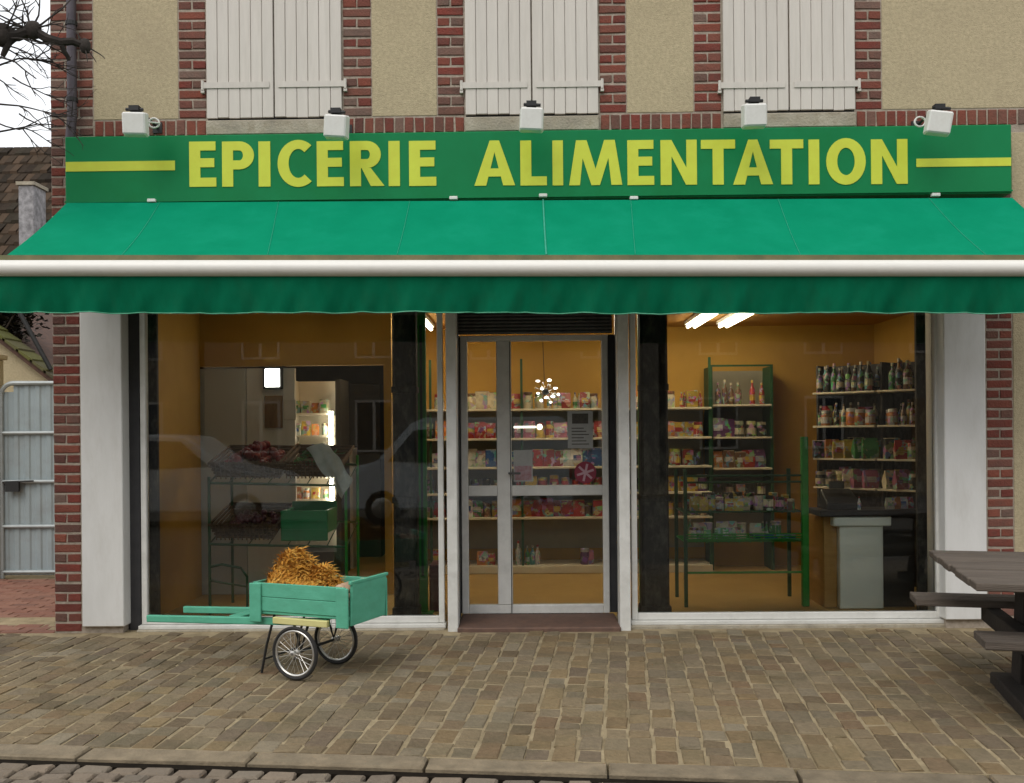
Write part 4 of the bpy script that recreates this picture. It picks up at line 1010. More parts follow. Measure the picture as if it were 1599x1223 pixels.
# silvery decoration hanging inside the door; glowing balls stand in for its glints
m_glint = emit('glint_glow', (1,.97,.92), 4.5)
m_foil = mat('foil', (.80,.80,.78), (.70,.70,.68), .2, 8, metal=1)
fb = P(852, 612, 1.25); t = thing('sparkle_cluster', 'decoration hanging inside the glazed door, its sparkle made by small glowing balls', 'lamp', (fb.x, 1.25, fb.z-.2))
obj('string', MB().tube([(fb.x-.03, 1.25, 2.548), (fb.x-.01, 1.25, fb.z+.08)], .003, 5), m_black, t)
random.seed(2)
obj('hub', MB().ball(fb, .03, .03, .03), m_black, t)
for i in range(15):
    a_ = i*2.4; r_ = .030*math.sqrt(i+1); c = Vector((fb.x+r_*math.cos(a_), 1.25+random.uniform(-.03,.03), fb.z+r_*math.sin(a_)))
    obj('arm', MB().tube([fb, c], .003, 4), m_foil, t)
    obj('glint', MB().ball(c, .008+.006*(i % 3), .012, .009+.004*(i % 2), 7, 4), m_glint if i % 3 else m_foil, t)
tb = P(822, 667, 1.3)  # glowing strip and ball imitate the reflection of a bright tube
o = obj('reflection_strip', MB().tube([(tb.x-.11, 1.3, tb.z), (tb.x+.08, 1.3, tb.z)], .009, 8).ball((tb.x+.115, 1.3, tb.z), .026, .026, .026), emit('reflection_glow', (1,.93,.8), 2.2), smooth=True); tag(o, 'glowing strip put in for a bright reflection, with a round bulb behind the door glass', 'lamp')

# ================================================================== HAND CART
m_mint = mat('mint_paint', (.10,.40,.265), (.075,.33,.21), .7, 7, 6, .15, 50, dirt=(.08,.26,.17), dscale=6, damt=.5, stretch=(1,1,2))
m_ywood = mat('yellow_board', (.60,.56,.24), (.52,.47,.19), .6, 6, 5, .1, 40)
m_rubber = mat('tyre_rubber', (.022,.020,.018), (.015,.014,.013), .7, 20)
m_rim = mat('rim_chrome', (.62,.60,.56), (.48,.46,.42), .3, 10, metal=.8)
nw = Pg(461, 1063); th_ = R(-22)
WR = .163; TR = .45
ax = Vector((math.sin(R(22)), math.cos(R(22)), 0))
co = Vector((nw.x, nw.y, 0))+ax*TR/2; co.z = (gz(co.x, co.y)-.001)
cart = thing('hand_cart', 'mint green wooden hand cart with two spoked bicycle wheels in front of the shop', 'cart', co, th_)
# own coordinates: x along the cart (shafts towards -x), y across, z up from the ground
def wheel(y):
    w_ = obj('wheel', MB().lathe([(.016,y-.03),(.020,y-.028),(.020,y-.018),(.012,y-.016),(.012,y+.016),(.020,y+.018),(.020,y+.028),(.016,y+.03)], 12, (0,0,WR), 'y'), m_rim, cart, smooth=True)
    ring = [(math.cos(2*math.pi*k/40)*(WR-.011), y, WR+math.sin(2*math.pi*k/40)*(WR-.011)) for k in range(40)]
    obj('tyre', MB().tube(ring, .012, 8, closed=True), m_rubber, w_, smooth=True)
    ring = [(math.cos(2*math.pi*k/40)*(WR-.027), y, WR+math.sin(2*math.pi*k/40)*(WR-.027)) for k in range(40)]
    obj('rim', MB().tube(ring, .0085, 6, closed=True), m_rim, w_, smooth=True)
    for k in range(24):
        a = 2*math.pi*k/24; b = a+(.35 if k % 2 else -.35); yy = y+(.022 if k % 4 < 2 else -.022)
        obj('spoke', MB().tube([(.016*math.cos(b), yy, WR+.016*math.sin(b)), ((WR-.03)*math.cos(a), y, WR+(WR-.03)*math.sin(a))], .0014, 4), m_rim, w_)
ytl = -TR/2; 
wheel(-TR/2); wheel(TR/2)
obj('axle', MB().tube([(0,-TR/2-.03,WR),(0,TR/2+.03,WR)], .009, 8), m_black, cart, smooth=True)
BX0, BX1, BY0, BY1, BZ0, BZ1 = -.345, .37, -.20, .24, .382, .572
for s in (BY0+.04, BY1-.04):
    obj('spring_bracket', MB().tube([(-.09,s,BZ0-.035),(-.05,s,BZ0-.06),(.0,s,WR+.010),(.05,s,BZ0-.06),(.09,s,BZ0-.035)], .009, 6), m_black, cart)
for k in range(4):
    y0_ = BY0+.005+(BY1-BY0-.01)*k/4; obj('floor_board', MB().box(BX0+.01, y0_+.002, BZ0-.0, BX1-.01, y0_+(BY1-BY0-.01)/4-.002, BZ0+.016), m_mint, cart, bevel=.002)
def side(y, s):
    for k in range(2):
        z0_ = BZ0+.018+k*.088; obj('side_plank', MB().box(BX0+.03, y, z0_, BX1-.03, y+.018, z0_+.086), m_mint, cart, bevel=.003)
    for x in (BX0+.0, BX1-.085): obj('corner_batten', MB().box(x, y-.016*s if s > 0 else y+.0185, BZ0-.05, x+.085, y-.0005 if s > 0 else y+.034, BZ1+.0), m_mint, cart, bevel=.004)
side(BY0, 1); side(BY1-.018, -1)
for k in range(2):
    z0_ = BZ0+.018+k*.088
    obj('end_plank', MB().box(BX0+.001, BY0+.0185, z0_, BX0+.019, BY1-.0185, z0_+.086), m_mint, cart, bevel=.003)
# the tail board leans outwards and stands a little higher
def leanq(x0, z0, x1, z1, ya_, yb_, th):
    return MB().add([(x0,ya_,z0),(x0+th,ya_,z0),(x1+th,ya_,z1),(x1,ya_,z1),(x0,yb_,z0),(x0+th,yb_,z0),(x1+th,yb_,z1),(x1,yb_,z1)], [(0,1,2,3),(7,6,5,4),(0,4,5,1),(1,5,6,2),(2,6,7,3),(3,7,4,0)])
obj('tail_board', leanq(BX1-.018, BZ0-.04, BX1-.004, BZ1+.02, BY0+.0195, BY1-.0195, .018), m_mint, cart, bevel=.003)
obj('tail_rim', leanq(BX1-.006, BZ1+.021, BX1-.005, BZ1+.04, BY0+.0, BY1-.0, .022), m_mint, cart, bevel=.003)
obj('chassis_board', MB().box(-.17, BY0-.018, BZ0-.052, .225, BY0-.0165+.03, BZ0-.012), m_ywood, cart, bevel=.004)
obj('chassis_board', MB().box(-.17, BY1-.03, BZ0-.052, .225, BY1+.018, BZ0-.012), m_ywood, cart, bevel=.004)
for y in (BY0+.03, BY1-.06):
    obj('shaft', MB().bar((.2, y+.015, BZ0-.03), (-1.21, y+.015, .285), .035, .045), m_mint, cart, bevel=.005)
obj('shaft_crosspiece', MB().bar((-.52, BY0+.065, .331), (-.52, BY1-.065, .331), .09, .022), m_mint, cart, bevel=.003)
for y in (BY0+.045, BY1-.045):
    obj('prop_leg', MB().tube([(-.20, y, BZ0-.01), (-.26, y, .18), (-.30, y, .004)], .008, 6), m_black, cart)
obj('prop_bar', MB().tube([(-.28, BY0+.045, .09), (-.28, BY1-.045, .09)], .006, 6), m_black, cart)
# load: heap of orange straw and a few potatoes. World coordinates from the cart's frame
CM = Matrix.Translation(co) @ Matrix.Rotation(th_, 4, 'Z')
m_straw = mat('straw', (.58,.28,.03), (.36,.14,.015), .8, 30, 4, rand=[(.60,.31,.035),(.50,.21,.02),(.68,.43,.09),(.36,.13,.015),(.62,.28,.025)])
random.seed(77); sm = MB()
def hz(x, y):
    tx_ = (x+.10)/.28; ty = (y-.02)/.22; q = 1-tx_*tx_-ty*ty*.8
    bumpy = .03*math.sin(x*23)+.02*math.sin(y*31+x*11)
    pk = .115*math.exp(-((x+.19)/.11)**2-((y-.02)/.17)**2)+.15*max(0, q)+.02*math.exp(-((x-.05)/.06)**2)
    return pk+bumpy*max(0, q)
def wpt(x, y, z): return CM @ Vector((x, y, z))
g_n = 26
vs = [wpt(-.32+.54*i/g_n, BY0+.03+(BY1-BY0-.06)*j/12, BZ0+.07+max(0, hz(-.32+.54*i/g_n, BY0+.03+(BY1-BY0-.06)*j/12))) for j in range(13) for i in range(g_n+1)]
n0 = len(vs); vs += [wpt(-.32, BY0+.03, BZ0+.017), wpt(.22, BY0+.03, BZ0+.017), wpt(.22, BY1-.03, BZ0+.017), wpt(-.32, BY1-.03, BZ0+.017)]
core = MB().add(vs, [(j*(g_n+1)+i, j*(g_n+1)+i+1, (j+1)*(g_n+1)+i+1, (j+1)*(g_n+1)+i) for j in range(12) for i in range(g_n)]+[(n0,n0+3,n0+2,n0+1)])
for i in range(2800):
    x = random.uniform(-.32,.20); y = random.uniform(BY0+.035, BY1-.035); z = BZ0+.10+max(0, hz(x, y)); a = random.uniform(0, 6.3); e = random.uniform(-.25,.6); l_ = random.uniform(.03,.085)
    if y < BY0+.10: a = random.uniform(.5, 2.6)
    if y > BY1-.10: a = -random.uniform(.5, 2.6)
    d = Vector((math.cos(a)*math.cos(e), math.sin(a)*math.cos(e), math.sin(e)))*l_; c = Vector((x, y, z)); s_ = Vector((-math.sin(a), math.cos(a), .3))*random.uniform(.003,.006); k_ = c+d*.5+Vector((0,0,.01))
    sm.add([CM @ p for p in (c-s_, c+s_, k_+s_, k_-s_, c+d)], [(0,1,2,3),(3,2,4)])
sh_ = thing('straw_heap', 'heap of orange straw piled in the mint green hand cart', 'straw', wpt(0,0,BZ0+.016))
obj('core', core, m_straw, sh_); o = obj('strands', sm, m_straw, sh_); o['kind'] = 'stuff'
m_pot = mat('potato', (.40,.28,.18), (.32,.20,.13), .8, 16, 5, .4, 60, rand=.3)
pm_ = MB().ball((0,0,.026), .036, .028, .026, 10, 6).mesh('potato', smooth=True); pm_.materials.append(m_pot)
k = 0
for lay, zq in enumerate((.017, .062, .107, .15)):
    for i in range(2):
        for j in range(6):
            p = wpt(.265+.062*i+random.uniform(-.008,.008), BY0+.06+.058*j+random.uniform(-.006,.006), BZ0+zq)
            if lay < 3: 
                if i == 1 and lay == 0: pass
            o = link('potato', pm_, None, None, p); o.rotation_euler = (random.uniform(-.3,.3), random.uniform(-.3,.3), random.uniform(0,6)); tag(o, 'small pale potato in the tail end of the hand cart', 'potato', 'potatoes in the hand cart')

# ================================================================== PICNIC TABLE
m_old = mat('weathered_wood', (.135,.108,.085), (.075,.058,.045), .85, 5, 7, .6, 35, rand=.14, dirt=(.035,.028,.022), dscale=4, damt=.6, stretch=(.5,7,7))
m_olddk = mat('dark_wood', (.035,.027,.022), (.02,.016,.013), .85, 6, 6, .4, 40)
n_ = Pz(1523, 911, .68); f_ = Pz(1450, 859, .68)
ey = (f_-n_); wid = Vector((ey.x, ey.y, 0)).length; ey = Vector((ey.x, ey.y, 0)).normalized(); ex = Vector((ey.y, -ey.x, 0))
tz = math.atan2(ex.y, ex.x); TLn = 1.9
o_ = Vector((n_.x, n_.y, 0))+ex*TLn/2+ey*wid/2; o_.z = gz(o_.x, o_.y)-.004
tab = thing('picnic_table', 'weathered dark wooden picnic table with attached benches on the pavement', 'picnic table', o_, tz)
HT = .68-o_.z; nb = 8; bw = wid/nb
for k in range(nb):
    y0_ = -wid/2+bw*k; obj('top_plank', MB().box(-TLn/2+random.uniform(-.008,.008), y0_+.004, HT-.04, TLn/2, y0_+bw-.004, HT+random.uniform(-.002,.002)), m_old, tab, bevel=.005)
HB = HT-.28
for s in (-1, 1):
    for k in range(2):
        y0_ = s*(wid/2-.03)+(k-1)*.14+(0 if s > 0 else .10)
        obj('bench_plank', MB().box(-TLn/2+.04-(.14 if s > 0 else 0), y0_+.003, HB-.045, TLn/2, y0_+.137, HB), m_old, tab, bevel=.005)
for x in (-TLn/2+.34, TLn/2-.34):
    obj('top_bearer', MB().box(x-.04, -wid/2+.08, HT-.13, x+.04, wid/2-.08, HT-.0405), m_olddk, tab, bevel=.005)
    obj('bench_bearer', MB().box(x-.041, -wid/2-.0, HB-.145, x+.041, wid/2+.0, HB-.0455), m_olddk, tab, bevel=.005)
    for s in (-1, 1):
        obj('leg', MB().bar((x+.075, s*.10, HT-.05), (x+.075, s*.24, .045), .06, .20, (0, s, .3)), m_olddk, tab, bevel=.006)
    obj('foot', MB().box(x-.05, -.36, -.0, x+.11, .42, .075), m_olddk, tab, bevel=.008)
obj('stretcher', MB().box(-TLn/2+.40, -.04, .28, TLn/2-.40, .04, .40), m_olddk, tab, bevel=.005)
# ================================================================== YARD AND GATE BESIDE THE SHOP
random.seed(41)
ZY = -.03
yx1 = xL-.004
struct('yard', MB().box(-14, .0-.02, -.14, yx1, 12, ZY-.012), m_sand)
yard = bpy.data.objects['yard']
tm = []
for i in range(4):
    v_, f_ = chamfer_top(.205, .100, .02, .004, .002, 300+i); me = bpy.data.meshes.new('tile'); me.from_pydata(v_, [], f_); me.materials.append(m_terra); tm.append((me, v_, f_))
rest = MB(); n = 0
for r_ in range(26):
    for c in range(11):
        x = yx1-.11-.212*c-(.106 if r_ % 2 else 0); y = .06+.107*r_
        p = Vector((x, y, ZY+random.uniform(-.002,.003))); me, v_, f_ = random.choice(tm)
        if inview(p, 20) and n < 240: piece('tile', me, m_terra, yard, p, (random.uniform(-.01,.01), random.uniform(-.01,.01), random.uniform(-.015,.015))); n += 1
        else: rest.add([Vector(q)+p for q in v_], f_)
o = obj('tile_field', rest, m_terra, yard); o['kind'] = 'stuff'
# gate
gy = 2.85; m_gate = mat('gate_sheet', (.33,.385,.40), (.29,.34,.355), .5, 4, 5, .05, 30, metal=.15, dirt=(.20,.17,.14), dscale=3, damt=.4)
m_gtube = mat('gate_tube', (.40,.43,.43), (.33,.36,.36), .45, 8, metal=.2)
ga = P(4, 905, gy); gb = P(80, 598, gy); gx0, gx1, gz0, gz1 = ga.x, gb.x+.75, ZY+.03, gb.z
gate = thing('yard_gate', 'grey sheet metal yard gate with tubular frame and dark latch beside the brick corner', 'gate', ((gx0+gx1)/2, gy, ZY))
rr = .13; arc = [(gx0+rr-rr*math.cos(a), gy, gz1-rr+rr*math.sin(a)) for a in [math.pi/2*k/6 for k in range(7)]]
obj('frame', MB().tube([(gx0, gy, gz0-.03)]+arc+[(gx1, gy, gz1), (gx1, gy, gz0-.03)], .024, 8), m_gtube, gate, smooth=True)
for k, v in enumerate((676, 752, 822, 893)):
    z = PZ(v, gy, 40); obj('rail', MB().tube([(gx0, gy-.004, z), (gx1, gy-.004, z)], .018, 8), m_gtube, gate, smooth=True)
nr = 11
for k in range(nr):
    x = gx0+.012+(gx1-gx0-.02)*k/nr; w_ = (gx1-gx0-.02)/nr
    zt_ = gz1-.012 if k > 1 else gz1-(.09 if k == 0 else .02)
    mb = MB().add([(x,gy+.012,gz0),(x+w_*.35,gy+.012,gz0),(x+w_*.5,gy+.022,gz0),(x+w_*.85,gy+.022,gz0),(x+w_,gy+.012,gz0)]+[(x,gy+.012,zt_),(x+w_*.35,gy+.012,zt_),(x+w_*.5,gy+.022,zt_),(x+w_*.85,gy+.022,zt_),(x+w_,gy+.012,zt_)], [(i, i+1, i+6, i+5) for i in range(4)])
    mb.add([(q[0], q[1]+.003, q[2]) for q in mb.v[:10]], [(i+5, i+6, i+1, i) for i in range(4)])
    obj('sheet', mb, m_gate, gate)
lx, lz = P(26, 760, gy).x, PZ(760, gy, 26)
lt = MB().box(lx-.09, gy-.06, lz-.05, lx+.05, gy-.025, lz+.06).tube([(lx-.12, gy-.05, lz+.05), (lx+.20, gy-.05, lz+.06)], .010, 6)
obj('latch', lt, m_black, gate)
# gate post out at the side
o = obj('gate_post', MB().box(gx0-.30, gy-.12, ZY-.1, gx0-.04, gy+.14, gz1+.25).box(gx0-.33, gy-.15, gz1+.2505, gx0-.01, gy+.17, gz1+.31), m_render, bevel=.01); tag(o, 'beige rendered gate post beside the grey metal gate', 'gate post')
# outbuilding behind the gate: beige gable, mossy tiled verge running down to the right
oy = 5.0
A = P(-70, 470, oy); B = P(82, 588, oy)
sl_ = (B.z-A.z)/(B.x-A.x); xr = B.x+.9; xl_ = A.x-1.6; zl = lambda x: A.z+sl_*(x-A.x)
ob = thing('outbuilding', 'low beige outbuilding with mossy sloping tile edge behind the gate', 'building', ((xl_+xr)/2, oy+1.5, ZY))
obj('wall', MB().prism([(xl_, ZY-.1), (xr, ZY-.1), (xr, zl(xr)-.06), (xl_, zl(xl_)-.06)], oy, oy+3), m_render, ob)
m_moss = mat('moss_tile', (.10,.115,.02), (.065,.055,.035), .95, 9, 7, .6, 50, rand=[(.12,.13,.025),(.075,.06,.04),(.10,.08,.06),(.14,.14,.03)])
obj('roof', MB().prism([(xl_-.1, zl(xl_-.1)-.055), (xr+.2, zl(xr+.2)-.055), (xr+.2, zl(xr+.2)+.02), (xl_-.1, zl(xl_-.1)+.02)], oy-.12, oy+3.1), m_roof, ob)
x = xl_-.1
while x < xr+.1:
    L_ = .17
    mb = MB().add([(x, oy-.17, zl(x)+.022), (x+L_+.03, oy-.17, zl(x+L_+.03)+.022+.0), (x+L_+.03, oy+.25, zl(x+L_+.03)+.022), (x, oy+.25, zl(x)+.022), (x, oy-.17, zl(x)+.05), (x+L_+.03, oy-.17, zl(x+L_+.03)+.075), (x+L_+.03, oy+.25, zl(x+L_+.03)+.075), (x, oy+.25, zl(x)+.05)], [(0,3,2,1),(4,5,6,7),(0,1,5,4),(1,2,6,5),(2,3,7,6),(3,0,4,7)])
    obj('verge_tile', mb, m_moss, ob); x += L_
obj('gutter_pipe', MB().tube([(B.x-.55, oy-.08, zl(B.x-.55)+.7), (B.x+.02, oy-.08, zl(B.x)+.08)], .03, 8), m_black, ob)
# dark ivy bush hanging over the outbuilding roof
random.seed(19); iv = MB()
ic = P(10, 500, oy+.25)
for i in range(2600):
    c = ic+Vector((random.gauss(-.16,.22), abs(random.gauss(0,.2)), random.gauss(.05,.17))); a = random.uniform(0, 6.3); e = random.uniform(-.8,.8); L_ = random.uniform(.05,.10)
    d = Vector((math.cos(a)*math.cos(e), math.sin(a)*math.cos(e), math.sin(e)))*L_; s_ = Vector((-math.sin(a), math.cos(a), .2))*L_*.4
    iv.add([c, c+d*.5+s_, c+d, c+d*.5-s_], [(0,1,2,3)])
ivy = thing('ivy_bush', 'dark brown leafed bush rising behind the mossy outbuilding roof', 'bush', (ic.x-.25, ic.y, zl(ic.x)))
o = obj('leaves', iv, mat('ivy_leaf', (.035,.026,.018), (.018,.016,.010), .8, 12, rand=.4), ivy); o['kind'] = 'stuff'
st_ = MB()
for k in range(5): st_.tube([(ic.x-.45+.1*k, ic.y, zl(ic.x-.45+.1*k)-.03), (ic.x-.6+.18*k, ic.y, ic.z+.1)], .012, 6)
obj('stems', st_, mat('ivy_stem', (.05,.036,.026), (.03,.022,.016), .9, 12), ivy)
# house further back: beige wall and high dark roof
hy = 9.5
rt = P(-80, 232, hy+3.5); ev = PZ(470, hy, 30)
hx0, hx1 = -16.0, PX(150, hy)
hs = thing('neighbour_house', 'house with high dark tiled roof and pale chimney stack beyond the yard', 'house', ((hx0+hx1)/2, hy+3.5, ZY))
obj('wall', MB().box(hx0, hy, ZY-.1, hx1, hy+7, ev), m_render, hs)
m_drk = mat('dark_roof', (.045,.033,.024), (.018,.013,.01), .95, 9, 7, .9, 30, spec=.1, rand=[(.06,.042,.028),(.012,.009,.007),(.036,.03,.02),(.10,.065,.042),(.02,.017,.011)])
zr_ = rt.z
obj('roof', MB().add([(hx0-.3,hy-.3,ev-.15),(hx1+.3,hy-.3,ev-.15),(hx1+.3,hy+3.5,zr_),(hx0-.3,hy+3.5,zr_),(hx0-.3,hy+7.3,ev-.15),(hx1+.3,hy+7.3,ev-.15)], [(0,1,2,3),(3,2,5,4),(0,3,4),(1,5,2),(0,4,5,1)]), m_drk, hs)
# rows of tiles on the slope that shows
rows = 15; tv = MB()
cell = (hx1-(-12.5))/34
for r_ in range(rows):
    t0, t1 = r_/rows, (r_+1.15)/rows
    for c in range(34):
        xa = -12.5+cell*c+(cell/2 if r_ % 2 else 0); jz = random.uniform(.02,.075)
        ya_, za_ = hy-.3+3.8*t0, ev-.15+(zr_-ev+.15)*t0; yb_, zb_ = hy-.3+3.8*min(t1,1), ev-.15+(zr_-ev+.15)*min(t1,1)
        tv.add([(xa,ya_,za_+jz+.02),(xa+cell*.95,ya_,za_+jz+.02),(xa+cell*.95,yb_,zb_+.012),(xa,yb_,zb_+.012),(xa,ya_,za_+.004),(xa+cell*.95,ya_,za_+.004)], [(0,1,2,3),(4,5,1,0)])
o = obj('roof_tiles', tv, m_drk, hs); o['kind'] = 'stuff'
ca = P(42, 296, hy+.6); cb = P(66, 372, hy+.6)
ch = obj('chimney', MB().box(ca.x, hy+.3, cb.z-.4, cb.x, hy+.75, ca.z), mat('chimney_render', (.38,.37,.38), (.16,.155,.16), .9, 11, 6, .3, 40), hs, bevel=.01)
obj('chimney_cap', MB().box(ca.x-.03, hy+.27, ca.z+.0005, cb.x+.03, hy+.78, ca.z+.06), m_stone, ch)
# ================================================================== BARE TREE AT THE CORNER
random.seed(63)
m_bark = mat('bark', (.045,.036,.03), (.022,.018,.015), .95, 14, 7, .7, 40)
tb_ = Vector((PX(-95, -.75), -.75, gz(-4, -.75)))
tree = thing('bare_tree', 'bare pollarded tree reaching knobbly dark branches past the brick corner', 'tree', tb_)
trk = MB(); th2 = P(-60, 40, -.72)
trk.tube([tb_, tb_+Vector((.03,.02,1.2)), tb_+Vector((-.02,0,2.6)), Vector((th2.x-.1, -.74, th2.z-.5)), th2, th2+Vector((-.05,.05,.5))], [.16,.13,.115,.10,.09,.05], 10)
obj('trunk', trk, m_bark, tree, smooth=True)
br = MB(); tw = MB()
def limb(mb, pts, r0, r1, n=6): mb.tube(pts, [r0+(r1-r0)*i/(len(pts)-1) for i in range(len(pts))], n)
def bez(a, b, k=5, j=.04):
    a = Vector(a); b = Vector(b); L_ = (b-a).length
    return [a.lerp(b, i/k)+Vector((random.uniform(-j,j), random.uniform(-j,j), random.uniform(-j,j)))*L_*(1 if 0 < i < k else 0) for i in range(k+1)]
B0 = th2; k1_ = P(4, 55, -.7); k2_ = P(52, 47, -.68); k3_ = P(95, 66, -.66); k4_ = P(133, 72, -.6)
limb(br, [B0, k1_.lerp(B0, .4)+Vector((0,0,.02)), k1_], .075, .055, 8)
br.ball(k1_, .075, .07, .085)
limb(br, [k1_, k1_.lerp(k2_, .5)+Vector((0,0,-.02)), k2_, k2_.lerp(k3_, .5)+Vector((0,0,-.015)), k3_, k3_.lerp(k4_, .5)+Vector((0,0,.02)), k4_], .042, .022, 7)
br.ball(k2_, .06, .05, .065); br.ball(k4_, .04, .04, .055)
limb(br, bez(k3_, P(108, 95, -.6), 4), .022, .012); limb(br, bez(P(20,52,-.7), P(4, 88, -.7), 4), .03, .016)
obj('branch', br, m_bark, tree, smooth=True)
def twig(a, d, L_, r_, depth):
    pts = [Vector(a)]; d = Vector(d).normalized()
    for i in range(5):
        d = (d+Vector((random.gauss(0,.16), random.gauss(0,.16), random.gauss(0,.16)))).normalized(); pts.append(pts[-1]+d*L_/5)
    limb(tw, pts, r_, r_*.45, 5)
    if depth:
        for i in range(random.choice((2,3,4))):
            p = pts[random.randint(1, 5)]; e = (d+Vector((random.uniform(-1,1), random.uniform(-.8,.8), random.uniform(-.7,.9)))*.9); twig(p, e, L_*random.uniform(.4,.65), r_*.6, depth-1)
for i in range(9): twig(k2_, (random.uniform(-1,.8), random.uniform(-.3,.4), random.uniform(.2,1)), random.uniform(.22,.4), .008, 1)
for i in range(7): twig(k1_, (random.uniform(-.6,1), random.uniform(-.4,.4), random.uniform(-.6,1)), random.uniform(.25,.5), .008, 1)
for i in range(6): twig(P(-20+10*i, random.uniform(60, 190), -.7), (1, random.uniform(-.2,.2), random.uniform(-.75,-.3)), random.uniform(.3,.55), .006, 2)
for i in range(5): twig(P(-45, 30+45*i, -.72), (1, .1, random.uniform(-.45,.1)), .55, .009, 2)
for i in range(4): twig(k4_, (random.uniform(-.5,1), random.uniform(-.3,.3), random.uniform(-1,.6)), .16, .006, 0)
obj('twigs', tw, m_bark, tree)

# ================================================================== ACROSS THE STREET (out of view; houses added for the shop glass to reflect)
oz = ROAD_Z
struct('far_pavement', MB().box(-40, -40, oz-.1, 40, -16.2, oz+.10), m_kerb)
m_op = mat('opposite_render', (.20,.175,.14), (.16,.14,.11), .9, 2, 6, .2, 40)
m_opw = mat('opposite_glass', (.03,.035,.04), (.02,.022,.025), .15, 2)
for i, (xa, xb, hgt, lab) in enumerate(((-22,-9.5,6.2,'low brown rendered house added across the street for the glass to reflect'),(-9.3,3.8,7.4,'tall brown rendered house with three bays added across the street for the glass to reflect'),(4.0,19,6.6,'wide brown rendered house added across the street for the glass to reflect'))):
    yy = -21.0
    h_ = thing('added_house', lab, 'house', ((xa+xb)/2, yy-3, oz))
    wl_ = obj('wall', MB().box(xa, yy-6, oz, xb, yy, hgt), m_op, h_)
    obj('roof', MB().add([(xa-.2,yy+.3,hgt+.001),(xb+.2,yy+.3,hgt+.001),(xb+.2,yy-3,hgt+2.6),(xa-.2,yy-3,hgt+2.6),(xa-.2,yy-6.3,hgt+.001),(xb+.2,yy-6.3,hgt+.001)], [(0,1,2,3),(3,2,5,4),(0,3,4),(1,5,2),(0,4,5,1)]), m_drk, h_)
    nbay = int((xb-xa)/2.9)
    for b_ in range(nbay):
        xc = xa+(b_+.5)*(xb-xa)/nbay
        for fl, (za, zb) in enumerate(((.9, 2.4), (3.6, 5.1))):
            if fl == 0 and b_ == nbay//2:
                obj('door', MB().box(xc-.5, yy+.001, oz+.12, xc+.5, yy+.04, 2.3), m_wood, h_); continue
            wn = obj('window', MB().box(xc-.55, yy+.001, za, xc+.55, yy+.05, zb), m_shut, h_)
            for s in (-1, 1): obj('pane', MB().box(xc+s*.265-.22, yy+.0505, za+.07, xc+s*.265+.22, yy+.056, zb-.07), m_opw, wn)
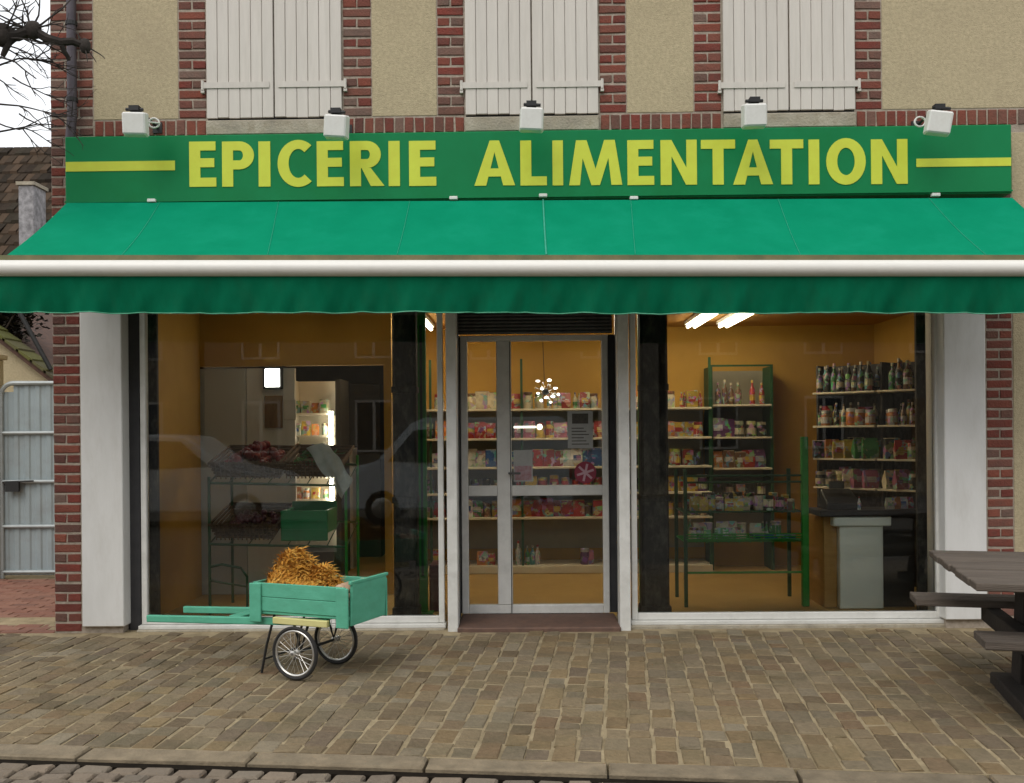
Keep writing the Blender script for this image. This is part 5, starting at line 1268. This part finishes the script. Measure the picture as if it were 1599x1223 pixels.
# ------------------------------------------------------------------ parked vehicles
def vehicle(name, label, cat, loc, rz, prof, glassprof, W_, mbody, wheels, tr=.30, pillars=(), lights=()):
    t = thing(name, label, cat, loc, rz); ORG[t.name] = Vector((0,0,0))
    def shell(pf, inset, tumble=0):
        mb = MB(); n = len(pf); zm = max(z for x, z in pf)
        vs = []
        for s in (-1, 1):
            for x, z in pf:
                k = W_/2-inset-tumble*max(0, (z-.95)/(zm-.95)) if zm > .95 else W_/2-inset
                vs.append((x, s*k, z))
        mb.add(vs, [tuple(range(n)), tuple(range(2*n-1, n-1, -1))]+[(i, i+n, (i+1) % n+n, (i+1) % n) for i in range(n)]); return mb
    obj('body', shell(prof, 0, .13), mbody, t, bevel=.035, seg=2, smooth=True)
    for gp in glassprof:
        zm = max(z for x, z in prof); n = len(gp)
        for s in (-1, 1):
            mb = MB(); o1 = [(x, s*(W_/2-.13*max(0, (z-.95)/(zm-.95))+.004), z) for x, z in gp]; o2 = [(x, y-s*.03, z) for x, y, z in o1]
            mb.add(o1+o2, [tuple(range(n)), tuple(range(2*n-1, n-1, -1))]+[(i, i+n, (i+1) % n+n, (i+1) % n) for i in range(n)])
            obj('side_window', mb, m_opw, t)
    for x in wheels:
        for s in (-1, 1):
            w_ = obj('wheel', MB().lathe([(tr*.62, s*(W_/2-.20)), (tr*.95, s*(W_/2-.20)), (tr, s*(W_/2-.17)), (tr, s*(W_/2-.03)), (tr*.94, s*(W_/2+.004)), (tr*.64, s*(W_/2+.004))], 24, (x, 0, tr), 'y'), m_rubber, t, smooth=True)
            obj('hub_cap', MB().lathe([(tr*.60, s*(W_/2+.0045)), (tr*.55, s*(W_/2+.015)), (tr*.15, s*(W_/2+.02))], 20, (x, 0, tr), 'y'), m_rim, w_, smooth=True)
    for (x, z, sx_, sz_, mm) in lights:
        for s in (-1, 1): obj('headlight' if x > 0 else 'tail_light', MB().box(x-.04, s*(W_/2-.28), z-sz_, x+.04, s*(W_/2-.06), z+sz_), mm, t, bevel=.01)
    return t
m_silver = mat('silver_paint', (.80,.81,.82), (.77,.78,.79), .25, 3, metal=.3, coat=.6)
m_van = mat('pale_van_paint', (.72,.75,.78), (.68,.71,.74), .3, 3, coat=.5)
m_lgt = mat('headlamp', (.7,.7,.7), (.6,.6,.6), .1, 5); m_rlg = mat('tail_lamp', (.35,.02,.02), (.3,.02,.02), .2, 5)
cy_ = -10.3
def mirror_x(u, z_=0):       # where a thing at depth cy_ must stand to be mirrored at photo column u
    d = ray(u, 660); t = (2*GY-cy_-CAM.y)/d.y; return (CAM+d*t).x
fx = mirror_x(470)
prof = [(-2.1,.28),(-2.15,.75),(-2.05,1.02),(-1.85,1.52),(-1.6,1.60),(-.3,1.63),(.25,1.58),(.95,1.05),(1.75,.90),(2.05,.72),(2.08,.28)]
gl1 = [(-1.85,1.05),(-1.72,1.46),(-.85,1.52),(-.80,1.02)]; gl2 = [(-.72,1.02),(-.77,1.52),(.15,1.50),(.68,1.06)]
vehicle('parked_car', 'silver family car parked across the road, mirrored in the shop window', 'car', (fx-2.08, cy_, oz), 0, prof, [gl1, gl2], 1.72, m_silver, (-1.3, 1.3), .31, lights=((2.03,.68,.04,.07,m_lgt),(-2.1,.85,.04,.12,m_rlg)))
vx = mirror_x(535)
pv_ = [(-1.95,.28),(-2.0,.85),(-1.9,1.0),(-1.35,1.12),(-.75,1.78),(-.5,1.88),(1.9,1.90),(2.05,1.75),(2.1,.28)]
vg = [(-1.15,1.12),(-.70,1.66),(-.05,1.70),(-.05,1.10)]; vg2 = [(.05,1.10),(.05,1.70),(1.0,1.70),(1.0,1.10)]
vehicle('parked_van', 'pale grey van parked across the road, mirrored in the shop window', 'van', (vx+2.05, cy_-.2, oz), 0, pv_, [vg, vg2], 1.75, m_van, (-1.25, 1.35), .31, lights=((-1.9,.75,.04,.1,m_lgt),(2.05,.9,.04,.15,m_rlg)))
